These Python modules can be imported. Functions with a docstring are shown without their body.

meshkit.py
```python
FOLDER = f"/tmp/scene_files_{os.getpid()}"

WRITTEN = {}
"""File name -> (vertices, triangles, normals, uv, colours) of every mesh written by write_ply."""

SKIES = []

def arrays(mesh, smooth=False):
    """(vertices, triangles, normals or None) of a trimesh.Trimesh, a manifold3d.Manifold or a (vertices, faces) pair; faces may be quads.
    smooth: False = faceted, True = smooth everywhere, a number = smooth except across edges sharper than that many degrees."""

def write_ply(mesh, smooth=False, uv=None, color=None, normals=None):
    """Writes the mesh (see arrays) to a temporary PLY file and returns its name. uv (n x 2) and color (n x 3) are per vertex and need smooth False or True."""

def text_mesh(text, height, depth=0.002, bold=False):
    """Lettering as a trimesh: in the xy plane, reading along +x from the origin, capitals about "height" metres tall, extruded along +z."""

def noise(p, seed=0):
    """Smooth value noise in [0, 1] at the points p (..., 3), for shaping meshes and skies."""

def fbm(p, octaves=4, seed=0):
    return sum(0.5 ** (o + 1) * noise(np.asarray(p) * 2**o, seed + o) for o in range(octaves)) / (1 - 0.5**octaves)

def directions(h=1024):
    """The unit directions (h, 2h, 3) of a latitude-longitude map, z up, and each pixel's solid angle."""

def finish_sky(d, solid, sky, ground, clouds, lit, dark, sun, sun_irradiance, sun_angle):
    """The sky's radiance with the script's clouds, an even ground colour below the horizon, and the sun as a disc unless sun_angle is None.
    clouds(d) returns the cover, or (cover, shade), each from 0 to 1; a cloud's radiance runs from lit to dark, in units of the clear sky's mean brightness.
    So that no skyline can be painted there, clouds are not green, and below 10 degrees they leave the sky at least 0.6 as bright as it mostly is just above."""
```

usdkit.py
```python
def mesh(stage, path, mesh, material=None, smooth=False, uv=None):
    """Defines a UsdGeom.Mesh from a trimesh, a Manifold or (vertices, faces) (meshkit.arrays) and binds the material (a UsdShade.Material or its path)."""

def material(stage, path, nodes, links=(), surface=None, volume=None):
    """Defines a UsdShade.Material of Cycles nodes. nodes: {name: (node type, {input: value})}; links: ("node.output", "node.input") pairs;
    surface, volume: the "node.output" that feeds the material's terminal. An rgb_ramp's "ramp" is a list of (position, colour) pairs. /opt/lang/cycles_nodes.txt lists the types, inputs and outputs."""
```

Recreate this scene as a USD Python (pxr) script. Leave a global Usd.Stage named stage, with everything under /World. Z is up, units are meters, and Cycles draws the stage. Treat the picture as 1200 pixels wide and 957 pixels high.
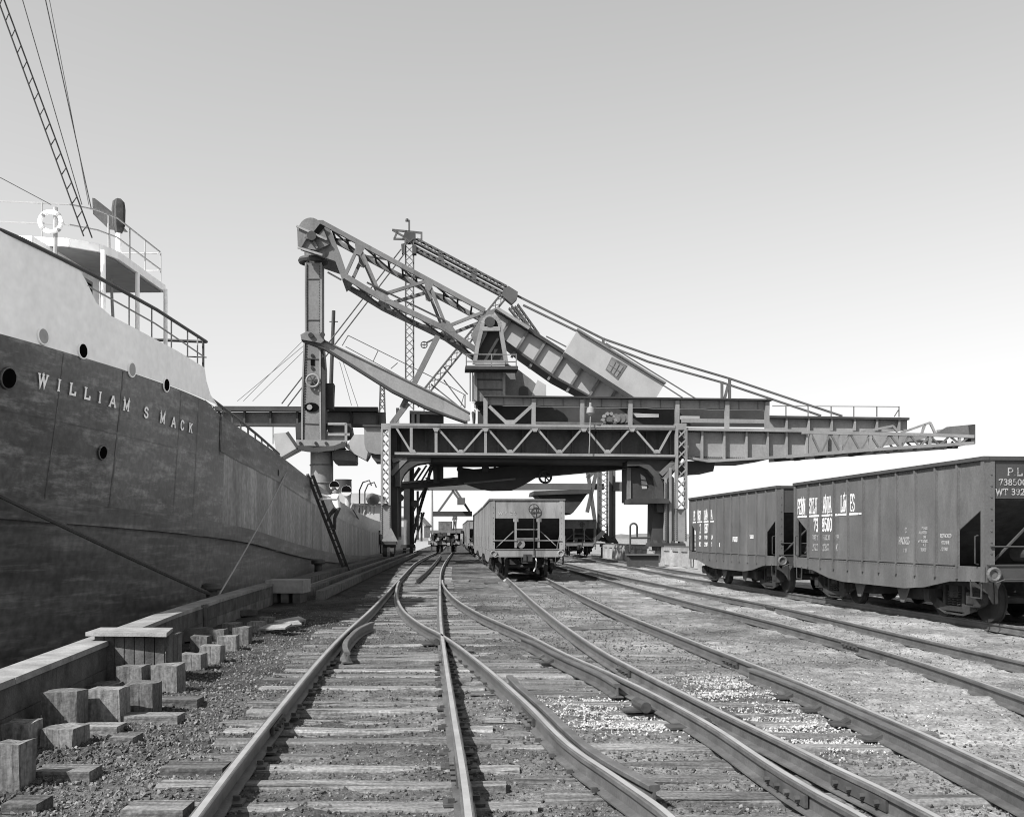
import math, random
import numpy as np, trimesh, manifold3d as m3, shapely.geometry as sg
from shapely import affinity
from shapely.ops import unary_union
from scipy.interpolate import PchipInterpolator
from pxr import Usd, UsdGeom, UsdLux, UsdShade, Gf, Vt, Sdf
import usdkit, meshkit

random.seed(7); RNG = np.random.default_rng(7)
stage = Usd.Stage.CreateInMemory()
UsdGeom.SetStageUpAxis(stage, 'Z'); UsdGeom.SetStageMetersPerUnit(stage, 1.0)
UsdGeom.Xform.Define(stage, '/World')

# ---------------------------------------------------------------- camera
CAMZ, F, CX, HY = 1.72, 1200.0, 600.0, 629.0
cam = UsdGeom.Camera.Define(stage, '/World/camera')
cam.AddTranslateOp().Set(Gf.Vec3d(0, 0, CAMZ)); cam.AddRotateXOp().Set(90.0)
cam.CreateHorizontalApertureAttr(36.0); cam.CreateVerticalApertureAttr(36.0 * 816 / 1024)
cam.CreateFocalLengthAttr(36.0)
cam.CreateVerticalApertureOffsetAttr(36.0 * (HY - 478.5) / 1200.0)
cam.CreateExposureAttr(1.1)
cam.CreateFStopAttr(0.0); cam.CreateClippingRangeAttr(Gf.Vec2f(0.1, 20000))

# ---------------------------------------------------------------- sky and sun
SUN = np.array([-0.64, -0.60, 0.86]); SUN /= np.linalg.norm(SUN)
SUN_EL, SUN_ROT = math.asin(SUN[2]), math.atan2(SUN[0], SUN[1])
# seen on blue-green sensitive film: only the green light counts; the horizon's bright haze is the sky just above it
usdkit.material(stage, '/World/Looks/sky', {
    'tc': ('texture_coordinate', {}), 'xyz': ('separate_xyz', {}), 'zz': ('math', {'math_type': 'multiply_add', 'value3': 0.062}), 'zs': ('math', {'math_type': 'sqrt'}), 'cx': ('combine_xyz', {}),
    's': ('sky_texture', {'sky_type': 'single_scattering', 'sun_disc': False, 'sun_elevation': SUN_EL, 'sun_rotation': SUN_ROT,
                          'altitude': 0.0, 'air_density': 1.0, 'aerosol_density': 1.0, 'ozone_density': 1.0}),
    'sep': ('separate_color', {'color_type': 'rgb'}),
    'b': ('background_shader', {'strength': 0.148})},
    [('tc.generated', 'xyz.vector'), ('xyz.z', 'zz.value1'), ('xyz.z', 'zz.value2'), ('zz.value', 'zs.value1'), ('xyz.x', 'cx.x'), ('xyz.y', 'cx.y'), ('zs.value', 'cx.z'),
     ('cx.vector', 's.vector'), ('s.color', 'sep.color'), ('sep.g', 'b.color')], surface='b.background')
dome = UsdLux.DomeLight.Define(stage, '/World/sky')
dome.GetPrim().SetCustomDataByKey('kind', 'structure')
UsdShade.MaterialBindingAPI.Apply(dome.GetPrim()).Bind(UsdShade.Material.Get(stage, '/World/Looks/sky'))
sun = UsdLux.DistantLight.Define(stage, '/World/sun')
sun.CreateNormalizeAttr(True); sun.CreateIntensityAttr(1.25); sun.CreateAngleAttr(0.5); sun.CreateColorAttr(Gf.Vec3f(1, 0.99, 0.98))
_q = Gf.Rotation(Gf.Vec3d(0, 0, 1), Gf.Vec3d(*map(float, SUN)))
sun.AddTransformOp().Set(Gf.Matrix4d().SetRotate(_q))

# ---------------------------------------------------------------- picture helpers (a pixel of the 1200 x 957 photograph to a place)
def P(px, py, Y): return np.array([(px - CX) / F * Y, Y, CAMZ + (HY - py) / F * Y])
def G(px, py, z=0.0):
    Y = F * (CAMZ - z) / (py - HY)
    return np.array([(px - CX) / F * Y, Y, z])
CR_Y, CR_S = 64.0, 0.075
def C(px, py, d=0.0):
    """A point on the unloader's face (square to the tracks), d metres behind its front."""
    Y = (CR_Y + d) / (1 - CR_S * (px - CX) / F)
    return P(px, py, Y)
VD = np.array([-CR_S, 1.0, 0.0]) / math.hypot(1, CR_S)      # away from us along the tracks
UD = np.array([1.0, CR_S, 0.0]) / math.hypot(1, CR_S)       # to the right, square to the tracks
ZD = np.array([0, 0, 1.0])

# ---------------------------------------------------------------- materials (the photograph is black and white: every colour is a grey)
MATS = {}
def grey(name, lo, hi, scale=(3, 3, 3), rough=0.8, bump=0.0, bscale=30.0, metal=0.0, rand=0.0, detail=5.0, spec=0.3, world=False, fine=0.0, fscale=60.0, mid=(0.3, 0.7), streak=None, nr=0.62):
    """streak=(albedo, scale, from, to): a second noise that lays stains of that albedo."""
    if hi < .55: lo, hi, streak = lo * .78, hi * .78, streak and (streak[0] * .8, *streak[1:])
    n = {'t': ('geometry', {}) if world else ('texture_coordinate', {}),
         'm': ('mapping', {'scale': scale}), 'n': ('noise_texture', {'scale': 1.0, 'detail': detail, 'roughness': nr}),
         'r': ('rgb_ramp', {'ramp': [(mid[0], (lo,) * 3), (mid[1], (hi,) * 3)]}),
         'p': ('principled_bsdf', {'roughness': rough, 'metallic': metal, 'specular_ior_level': spec})}
    src = 't.position' if world else 't.object'
    l = [(src, 'm.vector'), ('m.vector', 'n.vector'), ('n.fac', 'r.fac')]
    out = 'r.color'
    def mul(key, valnode):
        nonlocal out
        n[key] = ('mix_color', {'blend_type': 'multiply', 'fac': 1.0}); l.extend([(out, key + '.a'), (valnode, key + '.b')]); out = key + '.result'
    if streak:
        alb, sc, f0, f1 = streak
        n['sm'] = ('mapping', {'scale': sc}); n['sn'] = ('noise_texture', {'scale': 1.0, 'detail': 6.0, 'roughness': nr})
        n['sr'] = ('rgb_ramp', {'ramp': [(f0, (0, 0, 0)), (f1, (1, 1, 1))]})
        n['sx'] = ('mix_color', {'blend_type': 'mix', 'b': (alb,) * 3})
        l += [(src, 'sm.vector'), ('sm.vector', 'sn.vector'), ('sn.fac', 'sr.fac'), ('sr.color', 'sx.fac'), (out, 'sx.a')]; out = 'sx.result'
    if fine:
        n['fn'] = ('noise_texture', {'scale': fscale, 'detail': 3.0}); n['fr'] = ('rgb_ramp', {'ramp': [(0.3, (1 - fine,) * 3), (0.7, (1 + fine,) * 3)]})
        l += [(src, 'fn.vector'), ('fn.fac', 'fr.fac')]; mul('fm', 'fr.color')
    if rand:
        n['oi'] = ('object_info', {}); n['or'] = ('rgb_ramp', {'ramp': [(0.0, (1 - rand,) * 3), (1.0, (1 + rand,) * 3)]})
        l += [('oi.random', 'or.fac')]; mul('om', 'or.color')
    l.append((out, 'p.base_color'))
    if bump:
        n['bn'] = ('noise_texture', {'scale': bscale, 'detail': 4.0}); n['b'] = ('bump', {'strength': bump, 'distance': 0.02})
        l += [(src if not isinstance(bscale, tuple) else 'm.vector', 'bn.vector'), ('bn.fac', 'b.height'), ('b.normal', 'p.normal')]
    MATS[name] = usdkit.material(stage, '/World/Looks/' + name, n, l, surface='p.BSDF')
    return MATS[name]

grey('rail_steel', 0.045, 0.105, (4, 4, 4), 0.5, 0.15, 40, 0.0, 0.12, spec=0.5, fine=0.15)
grey('rail_head', 0.2, 0.32, (3, 3, 3), 0.35, 0, metal=0.0, spec=0.6)
grey('tie_wood', 0.04, 0.22, (1.4, 18, 18), 0.95, 0.6, 25, rand=0.4, fine=0.3, fscale=40, spec=0.1, streak=(0.03, (1.5, 60, 60), 0.58, 0.66), nr=0.7)
grey('block_wood', 0.06, 0.2, (14, 14, 1.5), 0.9, 0.7, 14, rand=0.3, fine=0.3, fscale=30, spec=0.1, streak=(0.03, (26, 26, 1.2), 0.57, 0.66), nr=.72)
grey('plank_wood', 0.05, 0.15, (3, 3, 3), 0.9, 0.4, 20, rand=0.25, fine=0.2, spec=0.1)
grey('pale_plank', 0.15, 0.3, (3, 3, 3), 0.9, 0.3, 20, rand=0.15, fine=0.15, spec=0.1)
grey('dark_iron', 0.02, 0.07, (5, 5, 5), 0.6, 0.2, 30, rand=0.2, spec=0.4)
grey('underframe', 0.012, 0.036, (5, 5, 5), 0.75, 0.2, 30, rand=0.25, fine=0.2, spec=0.3)
grey('car_paint', 0.062, 0.098, (0.9, 0.9, 0.7), 0.6, 0.06, 25, rand=0.06, fine=0.12, fscale=25, spec=0.35, streak=(0.14, (1.6, 1.6, 0.5), 0.50, 0.85), nr=.68)
grey('car_end_paint', 0.03, 0.05, (1, 1, 1), 0.6, 0.06, 25, fine=0.12, spec=0.35)
grey('dusty_paint', 0.13, 0.22, (1.2, 1.2, 0.6), 0.75, 0.06, 25, rand=0.08, fine=0.12, spec=0.25, streak=(0.08, (3, 3, 0.5), 0.54, 0.75))
grey('white_paint', 0.72, 0.82, (2, 2, 2), 0.6)
grey('lettering_white', 0.5, 0.6, (9, 9, 9), 0.7, streak=(0.14, (7, 7, 7), 0.56, 0.64))
grey('name_white', 0.86, 0.94, (9, 9, 9), 0.7)
grey('faded_lettering', 0.25, 0.38, (9, 9, 9), 0.7, streak=(0.10, (9, 9, 9), 0.5, 0.6))
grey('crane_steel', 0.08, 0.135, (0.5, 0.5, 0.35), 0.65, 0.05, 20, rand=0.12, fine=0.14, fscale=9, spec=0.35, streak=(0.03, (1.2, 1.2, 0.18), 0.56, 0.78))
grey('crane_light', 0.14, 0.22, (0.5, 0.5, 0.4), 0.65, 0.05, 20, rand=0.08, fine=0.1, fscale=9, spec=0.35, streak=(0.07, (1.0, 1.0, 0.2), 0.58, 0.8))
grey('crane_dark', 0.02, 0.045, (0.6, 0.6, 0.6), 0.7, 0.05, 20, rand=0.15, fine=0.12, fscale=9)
grey('sheet_iron', 0.24, 0.31, (0.8, 0.8, 0.5), 0.6, 0.05, 20, fine=0.08, spec=0.35)
grey('far_steel', 0.05, 0.09, (0.4, 0.4, 0.4), 0.7, rand=0.1)
grey('concrete', 0.2, 0.34, (0.7, 0.7, 1.2), 0.92, 0.3, 14, rand=0.08, fine=0.15, fscale=8)
grey('hull_paint', 0.01, 0.125, (0.17, 0.17, 0.40), 0.36, 0.12, 10, fine=0.4, fscale=9, spec=0.5, streak=(0.22, (0.9, 0.9, 4.5), 0.49, 0.70), world=True, detail=10.0, nr=0.74, mid=(0.34, 0.68))
grey('hull_patched', 0.06, 0.30, (1.1, 1.1, 0.12), 0.5, 0.08, 8, fine=0.35, fscale=6, spec=0.45, streak=(0.36, (0.8, 0.8, 0.10), 0.46, 0.68), world=True, detail=9.0, nr=0.7)
grey('hull_lower', 0.022, 0.13, (0.2, 0.2, 1.4), 0.45, 0.1, 8, fine=0.35, fscale=6, spec=0.4, streak=(0.20, (0.5, 0.5, 6.0), 0.50, 0.72), world=True, detail=9.0, nr=0.7)
grey('ship_white', 0.80, 0.90, (0.8, 0.8, 0.3), 0.55, 0.05, 12, fine=0.06, fscale=6, streak=(0.66, (2.0, 2.0, 0.25), 0.6, 0.85), world=True)
grey('black_void', 0.004, 0.006, (3, 3, 3), 1.0, spec=0.0)
grey('port_cover', 0.3, 0.4, (5, 5, 5), 0.5)
grey('rope_dark', 0.05, 0.09, (20, 20, 20), 0.9)
grey('rope_pale', 0.30, 0.42, (20, 20, 20), 0.9)
grey('wire_dark', 0.05, 0.08, (3, 3, 3), 0.5)
grey('canvas_dark', 0.04, 0.08, (5, 5, 5), 0.95)
grey('skin', 0.38, 0.42, (9, 9, 9), 0.6)
grey('shirt_white', 0.6, 0.7, (9, 9, 9), 0.9)
grey('cloth_dark', 0.035, 0.06, (9, 9, 9), 0.95)
grey('coal', 0.02, 0.07, (6, 6, 6), 0.7, 0.6, 12)
grey('stone_grey', 0.06, 0.22, (8, 8, 8), 0.95, 0.3, 30, rand=0.45)
grey('stone_dark', 0.03, 0.1, (8, 8, 8), 0.95, 0.3, 30, rand=0.4)
grey('stone_white', 0.22, 0.5, (8, 8, 8), 0.9, 0.2, 30, rand=0.15)
grey('far_building', 0.36, 0.44, (0.4, 0.4, 0.4), 0.9)
grey('far_roof', 0.18, 0.24, (0.4, 0.4, 0.4), 0.9)
grey('far_brush', 0.10, 0.17, (0.05, 0.05, 0.4), 1.0)
grey('water', 0.02, 0.03, (0.3, 0.3, 0.3), 0.12, 0.25, 1.5, spec=0.5)

# ---------------------------------------------------------------- mesh builder
class MB:
    def __init__(s): s.v, s.f, s.n = [], [], 0
    def raw(s, v, f):
        v = np.asarray(v, float); f = np.asarray(f, int)
        if f.shape[1] == 4: f = np.vstack([f[:, [0, 1, 2]], f[:, [0, 2, 3]]])
        s.v.append(v); s.f.append(f + s.n); s.n += len(v); return s
    def tm(s, m): return s.raw(m.vertices, m.faces)
    def box(s, c, size, axes=None):
        a = np.eye(3) if axes is None else np.asarray(axes, float)
        h = np.asarray(size, float) / 2; c = np.asarray(c, float)
        q = np.array([[-1, -1, -1], [1, -1, -1], [1, 1, -1], [-1, 1, -1], [-1, -1, 1], [1, -1, 1], [1, 1, 1], [-1, 1, 1]]) * h
        return s.raw(c + q @ a, [[0, 3, 2, 1], [4, 5, 6, 7], [0, 1, 5, 4], [1, 2, 6, 5], [2, 3, 7, 6], [3, 0, 4, 7]])
    def bar(s, p, q, w, h=None, side=None):
        """A square bar from p to q: w across (along side), h in the third direction."""
        p, q = np.asarray(p, float), np.asarray(q, float); h = w if h is None else h
        d = q - p; L = np.linalg.norm(d); d = d / L
        sd = np.asarray(VD if side is None else side, float)
        sd = sd - d * (sd @ d)
        if np.linalg.norm(sd) < 1e-6: sd = np.array([1.0, 0, 0]) - d * d[0]
        sd /= np.linalg.norm(sd); t = np.cross(sd, d)
        return s.box((p + q) / 2, (w, L, h), [sd, d, t])
    def tube(s, pts, r, n=6):
        pts = np.asarray(pts, float)
        if pts.ndim == 1: pts = pts[None]
        t = np.gradient(pts, axis=0); t /= np.linalg.norm(t, axis=1, keepdims=True)
        a = np.zeros_like(t); u = np.cross(t[0], [0, 0, 1.0]) if abs(t[0, 2]) < .9 else np.cross(t[0], [1.0, 0, 0]); a[0] = u / np.linalg.norm(u)
        for k in range(1, len(t)):
            u = a[k - 1] - t[k] * (a[k - 1] @ t[k]); a[k] = u / np.linalg.norm(u)
        b = np.cross(t, a)
        r = np.broadcast_to(r, (len(pts),))[:, None, None]
        th = np.arange(n) / n * 2 * np.pi
        ring = pts[:, None] + r * (np.cos(th)[None, :, None] * a[:, None] + np.sin(th)[None, :, None] * b[:, None])
        v = ring.reshape(-1, 3); f = []
        for i in range(len(pts) - 1):
            for k in range(n):
                f.append([i * n + k, i * n + (k + 1) % n, (i + 1) * n + (k + 1) % n, (i + 1) * n + k])
        s.raw(v, f)
        for i, o in ((0, 1), (len(pts) - 1, -1)):
            c = [[i * n, i * n + k, i * n + k + 1][::-1 if o < 0 else 1] for k in range(1, n - 1)]
            s.f.append(np.array(c) + s.n - len(v))
        return s
    def cyl(s, p, q, r, n=12): return s.tube([p, q], r, n)
    def prism(s, pts, vec):
        """A flat polygon (3-D points) pushed along vec."""
        pts = np.asarray(pts, float); vec = np.asarray(vec, float)
        nrm = np.zeros(3)
        for i in range(len(pts)): nrm += np.cross(pts[i], pts[(i + 1) % len(pts)])
        nrm /= np.linalg.norm(nrm); ref = pts[1] - pts[0]; ref /= np.linalg.norm(ref); b = np.cross(nrm, ref)
        p2 = np.stack([(pts - pts[0]) @ ref, (pts - pts[0]) @ b], 1)
        poly = sg.Polygon(p2)
        return s._shape(poly, pts[0], ref, b, vec)
    def _shape(s, poly, o, ref, b, vec):
        for g in getattr(poly, 'geoms', [poly]):
            if g.is_empty: continue
            v2, f = trimesh.creation.triangulate_polygon(g, engine='earcut')
            v = o + v2[:, :1] * ref + v2[:, 1:] * b; n = len(v)
            s.raw(np.vstack([v, v + vec]), np.vstack([f[:, ::-1], f + n]))
            for ringc in [g.exterior, *g.interiors]:
                c = np.array(ringc.coords)[:-1]; w = o + c[:, :1] * ref + c[:, 1:] * b; k = len(w)
                i = np.arange(k); j = (i + 1) % k
                s.raw(np.vstack([w, w + vec]), np.stack([i, j, j + k, i + k], 1))
        return s
    def shape(s, poly, o, ref, b, vec): return s._shape(poly, np.asarray(o, float), np.asarray(ref, float), np.asarray(b, float), np.asarray(vec, float))
    def get(s):
        m = trimesh.Trimesh(np.vstack(s.v), np.vstack(s.f), process=False)
        return m

NAMES = {}
def numbered(parent, name):
    k = (parent, name); i = NAMES.get(k, 0); NAMES[k] = i + 1
    return parent + '/' + (name if i == 0 else f'{name}_{i:03d}')
def tag(prim, label=None, cat=None, group=None, kind=None):
    for k, v in (('label', label), ('category', cat), ('group', group), ('kind', kind)):
        if v: prim.SetCustomDataByKey(k, v)
def put(path, mesh, mat, smooth=False, off=None):
    if isinstance(mesh, MB): mesh = mesh.get()
    if hasattr(mesh, 'to_mesh'):
        mm = mesh.to_mesh(); mesh = trimesh.Trimesh(mm.vert_properties[:, :3], mm.tri_verts, process=False)
    if off is not None: mesh = trimesh.Trimesh(np.asarray(mesh.vertices) - off, mesh.faces, process=False)
    return usdkit.mesh(stage, path, mesh, MATS[mat] if isinstance(mat, str) else mat, smooth).GetPrim()
class T:
    """A thing: an Xform at its base; parts are added in world coordinates (or local ones with local=True)."""
    def __init__(s, name, label, cat, loc, group=None, rz=0.0, local=False):
        s.path = numbered('/World', name); s.loc = np.asarray(loc, float); s.local = local
        x = UsdGeom.Xform.Define(stage, s.path); x.AddTranslateOp().Set(Gf.Vec3d(*map(float, s.loc)))
        if rz: x.AddRotateZOp().Set(math.degrees(rz))
        s.prim = x.GetPrim(); tag(s.prim, label, cat, group)
    def add(s, name, mesh, mat, parent=None, smooth=False, label=None, kind=None):
        path = numbered(parent or s.path, name)
        tag(put(path, mesh, mat, smooth, None if s.local else s.loc), label, None, None, kind)
        return path
    def bar(s, name, p, q, w, h=None, mat='crane_steel', side=None, parent=None):
        return s.add(name, MB().bar(p, q, w, h, side), mat, parent)
def single(name, mesh, mat, label=None, cat=None, group=None, kind=None, smooth=False, loc=None):
    path = numbered('/World', name)
    if loc is None: p = put(path, mesh, mat, smooth)
    else:
        p = put(path, mesh, mat, smooth, np.asarray(loc, float)); UsdGeom.Xformable(p).AddTranslateOp().Set(Gf.Vec3d(*map(float, loc)))
    tag(p, label, cat, group, kind); return p
def copy_of(t, loc, rz, label, group=None):
    name = t.path.rsplit('/', 1)[1].rstrip('0123456789').rstrip('_')
    x = UsdGeom.Xform.Define(stage, numbered('/World', name)); p = x.GetPrim()
    x.AddTranslateOp().Set(Gf.Vec3d(*map(float, loc))); x.AddRotateZOp().Set(math.degrees(rz))
    p.GetReferences().AddInternalReference(t.path); p.SetInstanceable(True)
    tag(p, label, t.prim.GetCustomDataByKey('category'), group); return p
def lattice(a, b, w, sd, n, t, mb=None):
    """X lacing in the plane of a-b and sd: w wide, n crossings, flat bars of thickness t."""
    mb = mb or MB(); a, b, sd = (np.asarray(x, float) for x in (a, b, sd))
    nrm = np.cross(b - a, sd)
    for i in range(n):
        p, q = a + (b - a) * i / n, a + (b - a) * (i + 1) / n
        mb.bar(p - sd * w / 2, q + sd * w / 2, t, t * .5, side=sd)
        mb.bar(p + sd * w / 2 + nrm / np.linalg.norm(nrm) * t, q - sd * w / 2 + nrm / np.linalg.norm(nrm) * t, t, t * .5, side=sd)
    return mb

# ---------------------------------------------------------------- lettering: slab serif strokes
GL = {'A': (.95, [[(0, 0), (.42, 1), (.53, 1), (.95, 0)], [(.2, .36), (.75, .36)]], [(0, 0), (.95, 0)]),
 'B': (.8, [[(.1, 0), (.1, 1), (.5, 1), (.7, .88), (.7, .66), (.5, .54), (.1, .54)], [(.5, .54), (.76, .42), (.76, .14), (.55, 0), (.1, 0)]], []),
 'C': (.8, [[(.78, .72), (.7, .9), (.5, 1), (.3, 1), (.1, .85), (.02, .5), (.1, .15), (.3, 0), (.5, 0), (.7, .1), (.78, .28)]], []),
 'E': (.78, [[(.1, 0), (.1, 1)], [(.0, 1), (.72, 1), (.72, .76)], [(.1, .52), (.5, .52)], [(0, 0), (.76, 0), (.76, .26)]], []),
 'I': (.4, [[(.2, 0), (.2, 1)]], [(.2, 0), (.2, 1)]),
 'K': (.9, [[(.12, 0), (.12, 1)], [(.8, 1), (.12, .42)], [(.36, .62), (.82, 0)]], [(.12, 0), (.12, 1), (.8, 1), (.82, 0)]),
 'L': (.78, [[(.12, 1), (.12, 0)], [(0, 0), (.76, 0), (.76, .3)]], [(.12, 1)]),
 'M': (1.1, [[(.14, 0), (.14, 1), (.55, .25), (.96, 1), (.96, 0)]], [(.14, 0), (.96, 0), (.1, 1), (1.0, 1)]),
 'N': (.95, [[(.14, 0), (.14, 1), (.8, 0), (.8, 1)]], [(.14, 0), (.8, 1), (.08, 1)]),
 'P': (.8, [[(.12, 0), (.12, 1), (.55, 1), (.76, .86), (.76, .6), (.55, .46), (.12, .46)]], [(.12, 0)]),
 'S': (.72, [[(.66, .75), (.58, .93), (.4, 1), (.22, 1), (.06, .88), (.06, .68), (.2, .56), (.5, .46), (.66, .34), (.66, .14), (.5, 0), (.25, 0), (.08, .1), (.03, .28)]], []),
 'V': (.92, [[(.05, 1), (.45, 0), (.87, 1)]], [(.05, 1), (.87, 1)]),
 'W': (1.3, [[(.05, 1), (.35, 0), (.65, .9), (.95, 0), (1.25, 1)]], [(.05, 1), (.65, 1), (1.25, 1)]),
 'T': (.8, [[(.4, 0), (.4, 1)], [(0, .78), (0, 1), (.8, 1), (.8, .78)]], [(.4, 0)]),
 'Y': (.9, [[(.05, 1), (.45, .45), (.85, 1)], [(.45, .45), (.45, 0)]], [(.05, 1), (.85, 1), (.45, 0)]),
 '0': (.74, [[(.37, 0), (.14, .12), (.05, .5), (.14, .88), (.37, 1), (.6, .88), (.69, .5), (.6, .12), (.37, 0)]], []),
 '1': (.5, [[(.06, .8), (.26, 1), (.26, 0)]], [(.26, 0)]),
 '2': (.72, [[(.05, .75), (.15, .95), (.36, 1), (.58, .93), (.64, .72), (.5, .45), (.05, 0), (.66, 0), (.66, .18)]], []),
 '3': (.72, [[(.05, .85), (.2, 1), (.48, 1), (.62, .84), (.6, .64), (.3, .54), (.6, .44), (.66, .2), (.5, 0), (.2, 0), (.05, .14)]], []),
 '5': (.72, [[(.62, 1), (.12, 1), (.08, .55), (.36, .62), (.6, .5), (.66, .25), (.5, .03), (.25, 0), (.05, .14)]], []),
 '6': (.72, [[(.6, .9), (.4, 1), (.2, .9), (.06, .5), (.1, .15), (.35, 0), (.58, .1), (.66, .32), (.52, .54), (.25, .55), (.08, .36)]], []),
 '7': (.7, [[(.04, .78), (.04, 1), (.66, 1), (.26, 0)]], []),
 '8': (.72, [[(.36, .54), (.1, .68), (.12, .9), (.36, 1), (.6, .9), (.62, .68), (.36, .54), (.06, .36), (.1, .08), (.36, 0), (.62, .08), (.66, .36), (.36, .54)]], []),
 '9': (.72, [[(.12, .1), (.32, 0), (.52, .1), (.66, .5), (.62, .85), (.37, 1), (.14, .9), (.06, .68), (.2, .46), (.47, .45), (.64, .64)]], []),
 'U': (.9, [[(.12, 1), (.12, .25), (.28, 0), (.6, 0), (.78, .25), (.78, 1)]], [(.12, 1), (.78, 1)]),
 'D': (.85, [[(.12, 0), (.12, 1), (.5, 1), (.75, .8), (.8, .5), (.75, .2), (.5, 0), (.12, 0)]], []),
 'R': (.88, [[(.12, 0), (.12, 1), (.55, 1), (.74, .86), (.74, .64), (.55, .5), (.12, .5)], [(.45, .5), (.8, 0)]], [(.12, 0), (.82, 0)]),
 'G': (.82, [[(.76, .75), (.65, .94), (.5, 1), (.3, 1), (.1, .85), (.02, .5), (.1, .15), (.3, 0), (.55, 0), (.74, .12), (.74, .45), (.5, .45)]], []),
 'H': (.92, [[(.14, 0), (.14, 1)], [(.78, 0), (.78, 1)], [(.14, .5), (.78, .5)]], [(.14, 0), (.14, 1), (.78, 0), (.78, 1)]),
 '.': (.3, [[(.12, .04), (.16, .04)]], []), "'": (.25, [[(.12, 1), (.12, .8)]], []), '/': (.5, [[(0, 0), (.5, 1)]], [])}
def glyph(ch, h, wx=1.0, bold=.085, sr=.19):
    w, strokes, serifs = GL[ch]
    parts = [sg.LineString(s).buffer(bold, cap_style=2, join_style=2) for s in strokes]
    parts += [sg.box(x - sr, y - .05, x + sr, y + .05) for x, y in serifs]
    g = unary_union(parts)
    return affinity.scale(g, h * wx, h, origin=(0, 0)), w * h * wx
def write_line(text, h, wx=1.0, gap=.16, bold=.085):
    """Letter shapes of one line, reading along +x from 0; yields (character, polygon)."""
    x, out = 0.0, []
    for ch in text:
        if ch == ' ': x += .55 * h * wx; continue
        g, w = glyph(ch, h, wx, bold, .15); out.append((ch, affinity.translate(g, x, 0))); x += w + gap * h * wx
    return out, x
# ================================================================ ground and water
XE = PchipInterpolator([-20, 0, 5, 8.9, 18.8, 30, 62, 110, 200, 420, 3000], [-3.0, -3.3, -3.95, -4.46, -5.75, -6.6, -8.3, -11, -16, -28, -170])
def xe(Y): return float(XE(Y))
def ground_z(x, y, near=True):
    p = np.stack([x, y, np.zeros_like(x)], -1)
    z = (meshkit.fbm(p * 0.5, 3, 1) - .5) * .10 + (meshkit.fbm(p * 3.0, 3, 5) - .5) * .07 + (meshkit.fbm(p * 9.0, 2, 9) - .5) * .035
    fade = np.clip((150 - y) / 80, 0, 1)
    return (z - .026) * fade - .05 * (1 - fade)
def sheet(us, ys, left):
    U, Yv = np.meshgrid(us, ys, indexing='ij'); X = left(Yv) + U
    V = np.stack([X, Yv, ground_z(X, Yv)], -1)
    n, m = len(us), len(ys); i = np.arange(n * m).reshape(n, m)
    q = np.stack([i[:-1, :-1], i[1:, :-1], i[1:, 1:], i[:-1, 1:]], -1).reshape(-1, 4)
    return V.reshape(-1, 3), q
us = np.concatenate([np.arange(0, 14, .07), np.arange(14, 24, .14), np.geomspace(24, 2500, 50)])
ys = np.concatenate([np.linspace(-30, 3.2, 10), np.arange(3.3, 14, .07), np.arange(14, 34, .14), np.arange(34, 110, .5), np.geomspace(110, 3500, 60)])
ground = MB(); v, q = sheet(us, ys, XE); ground.raw(v, q)
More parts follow.
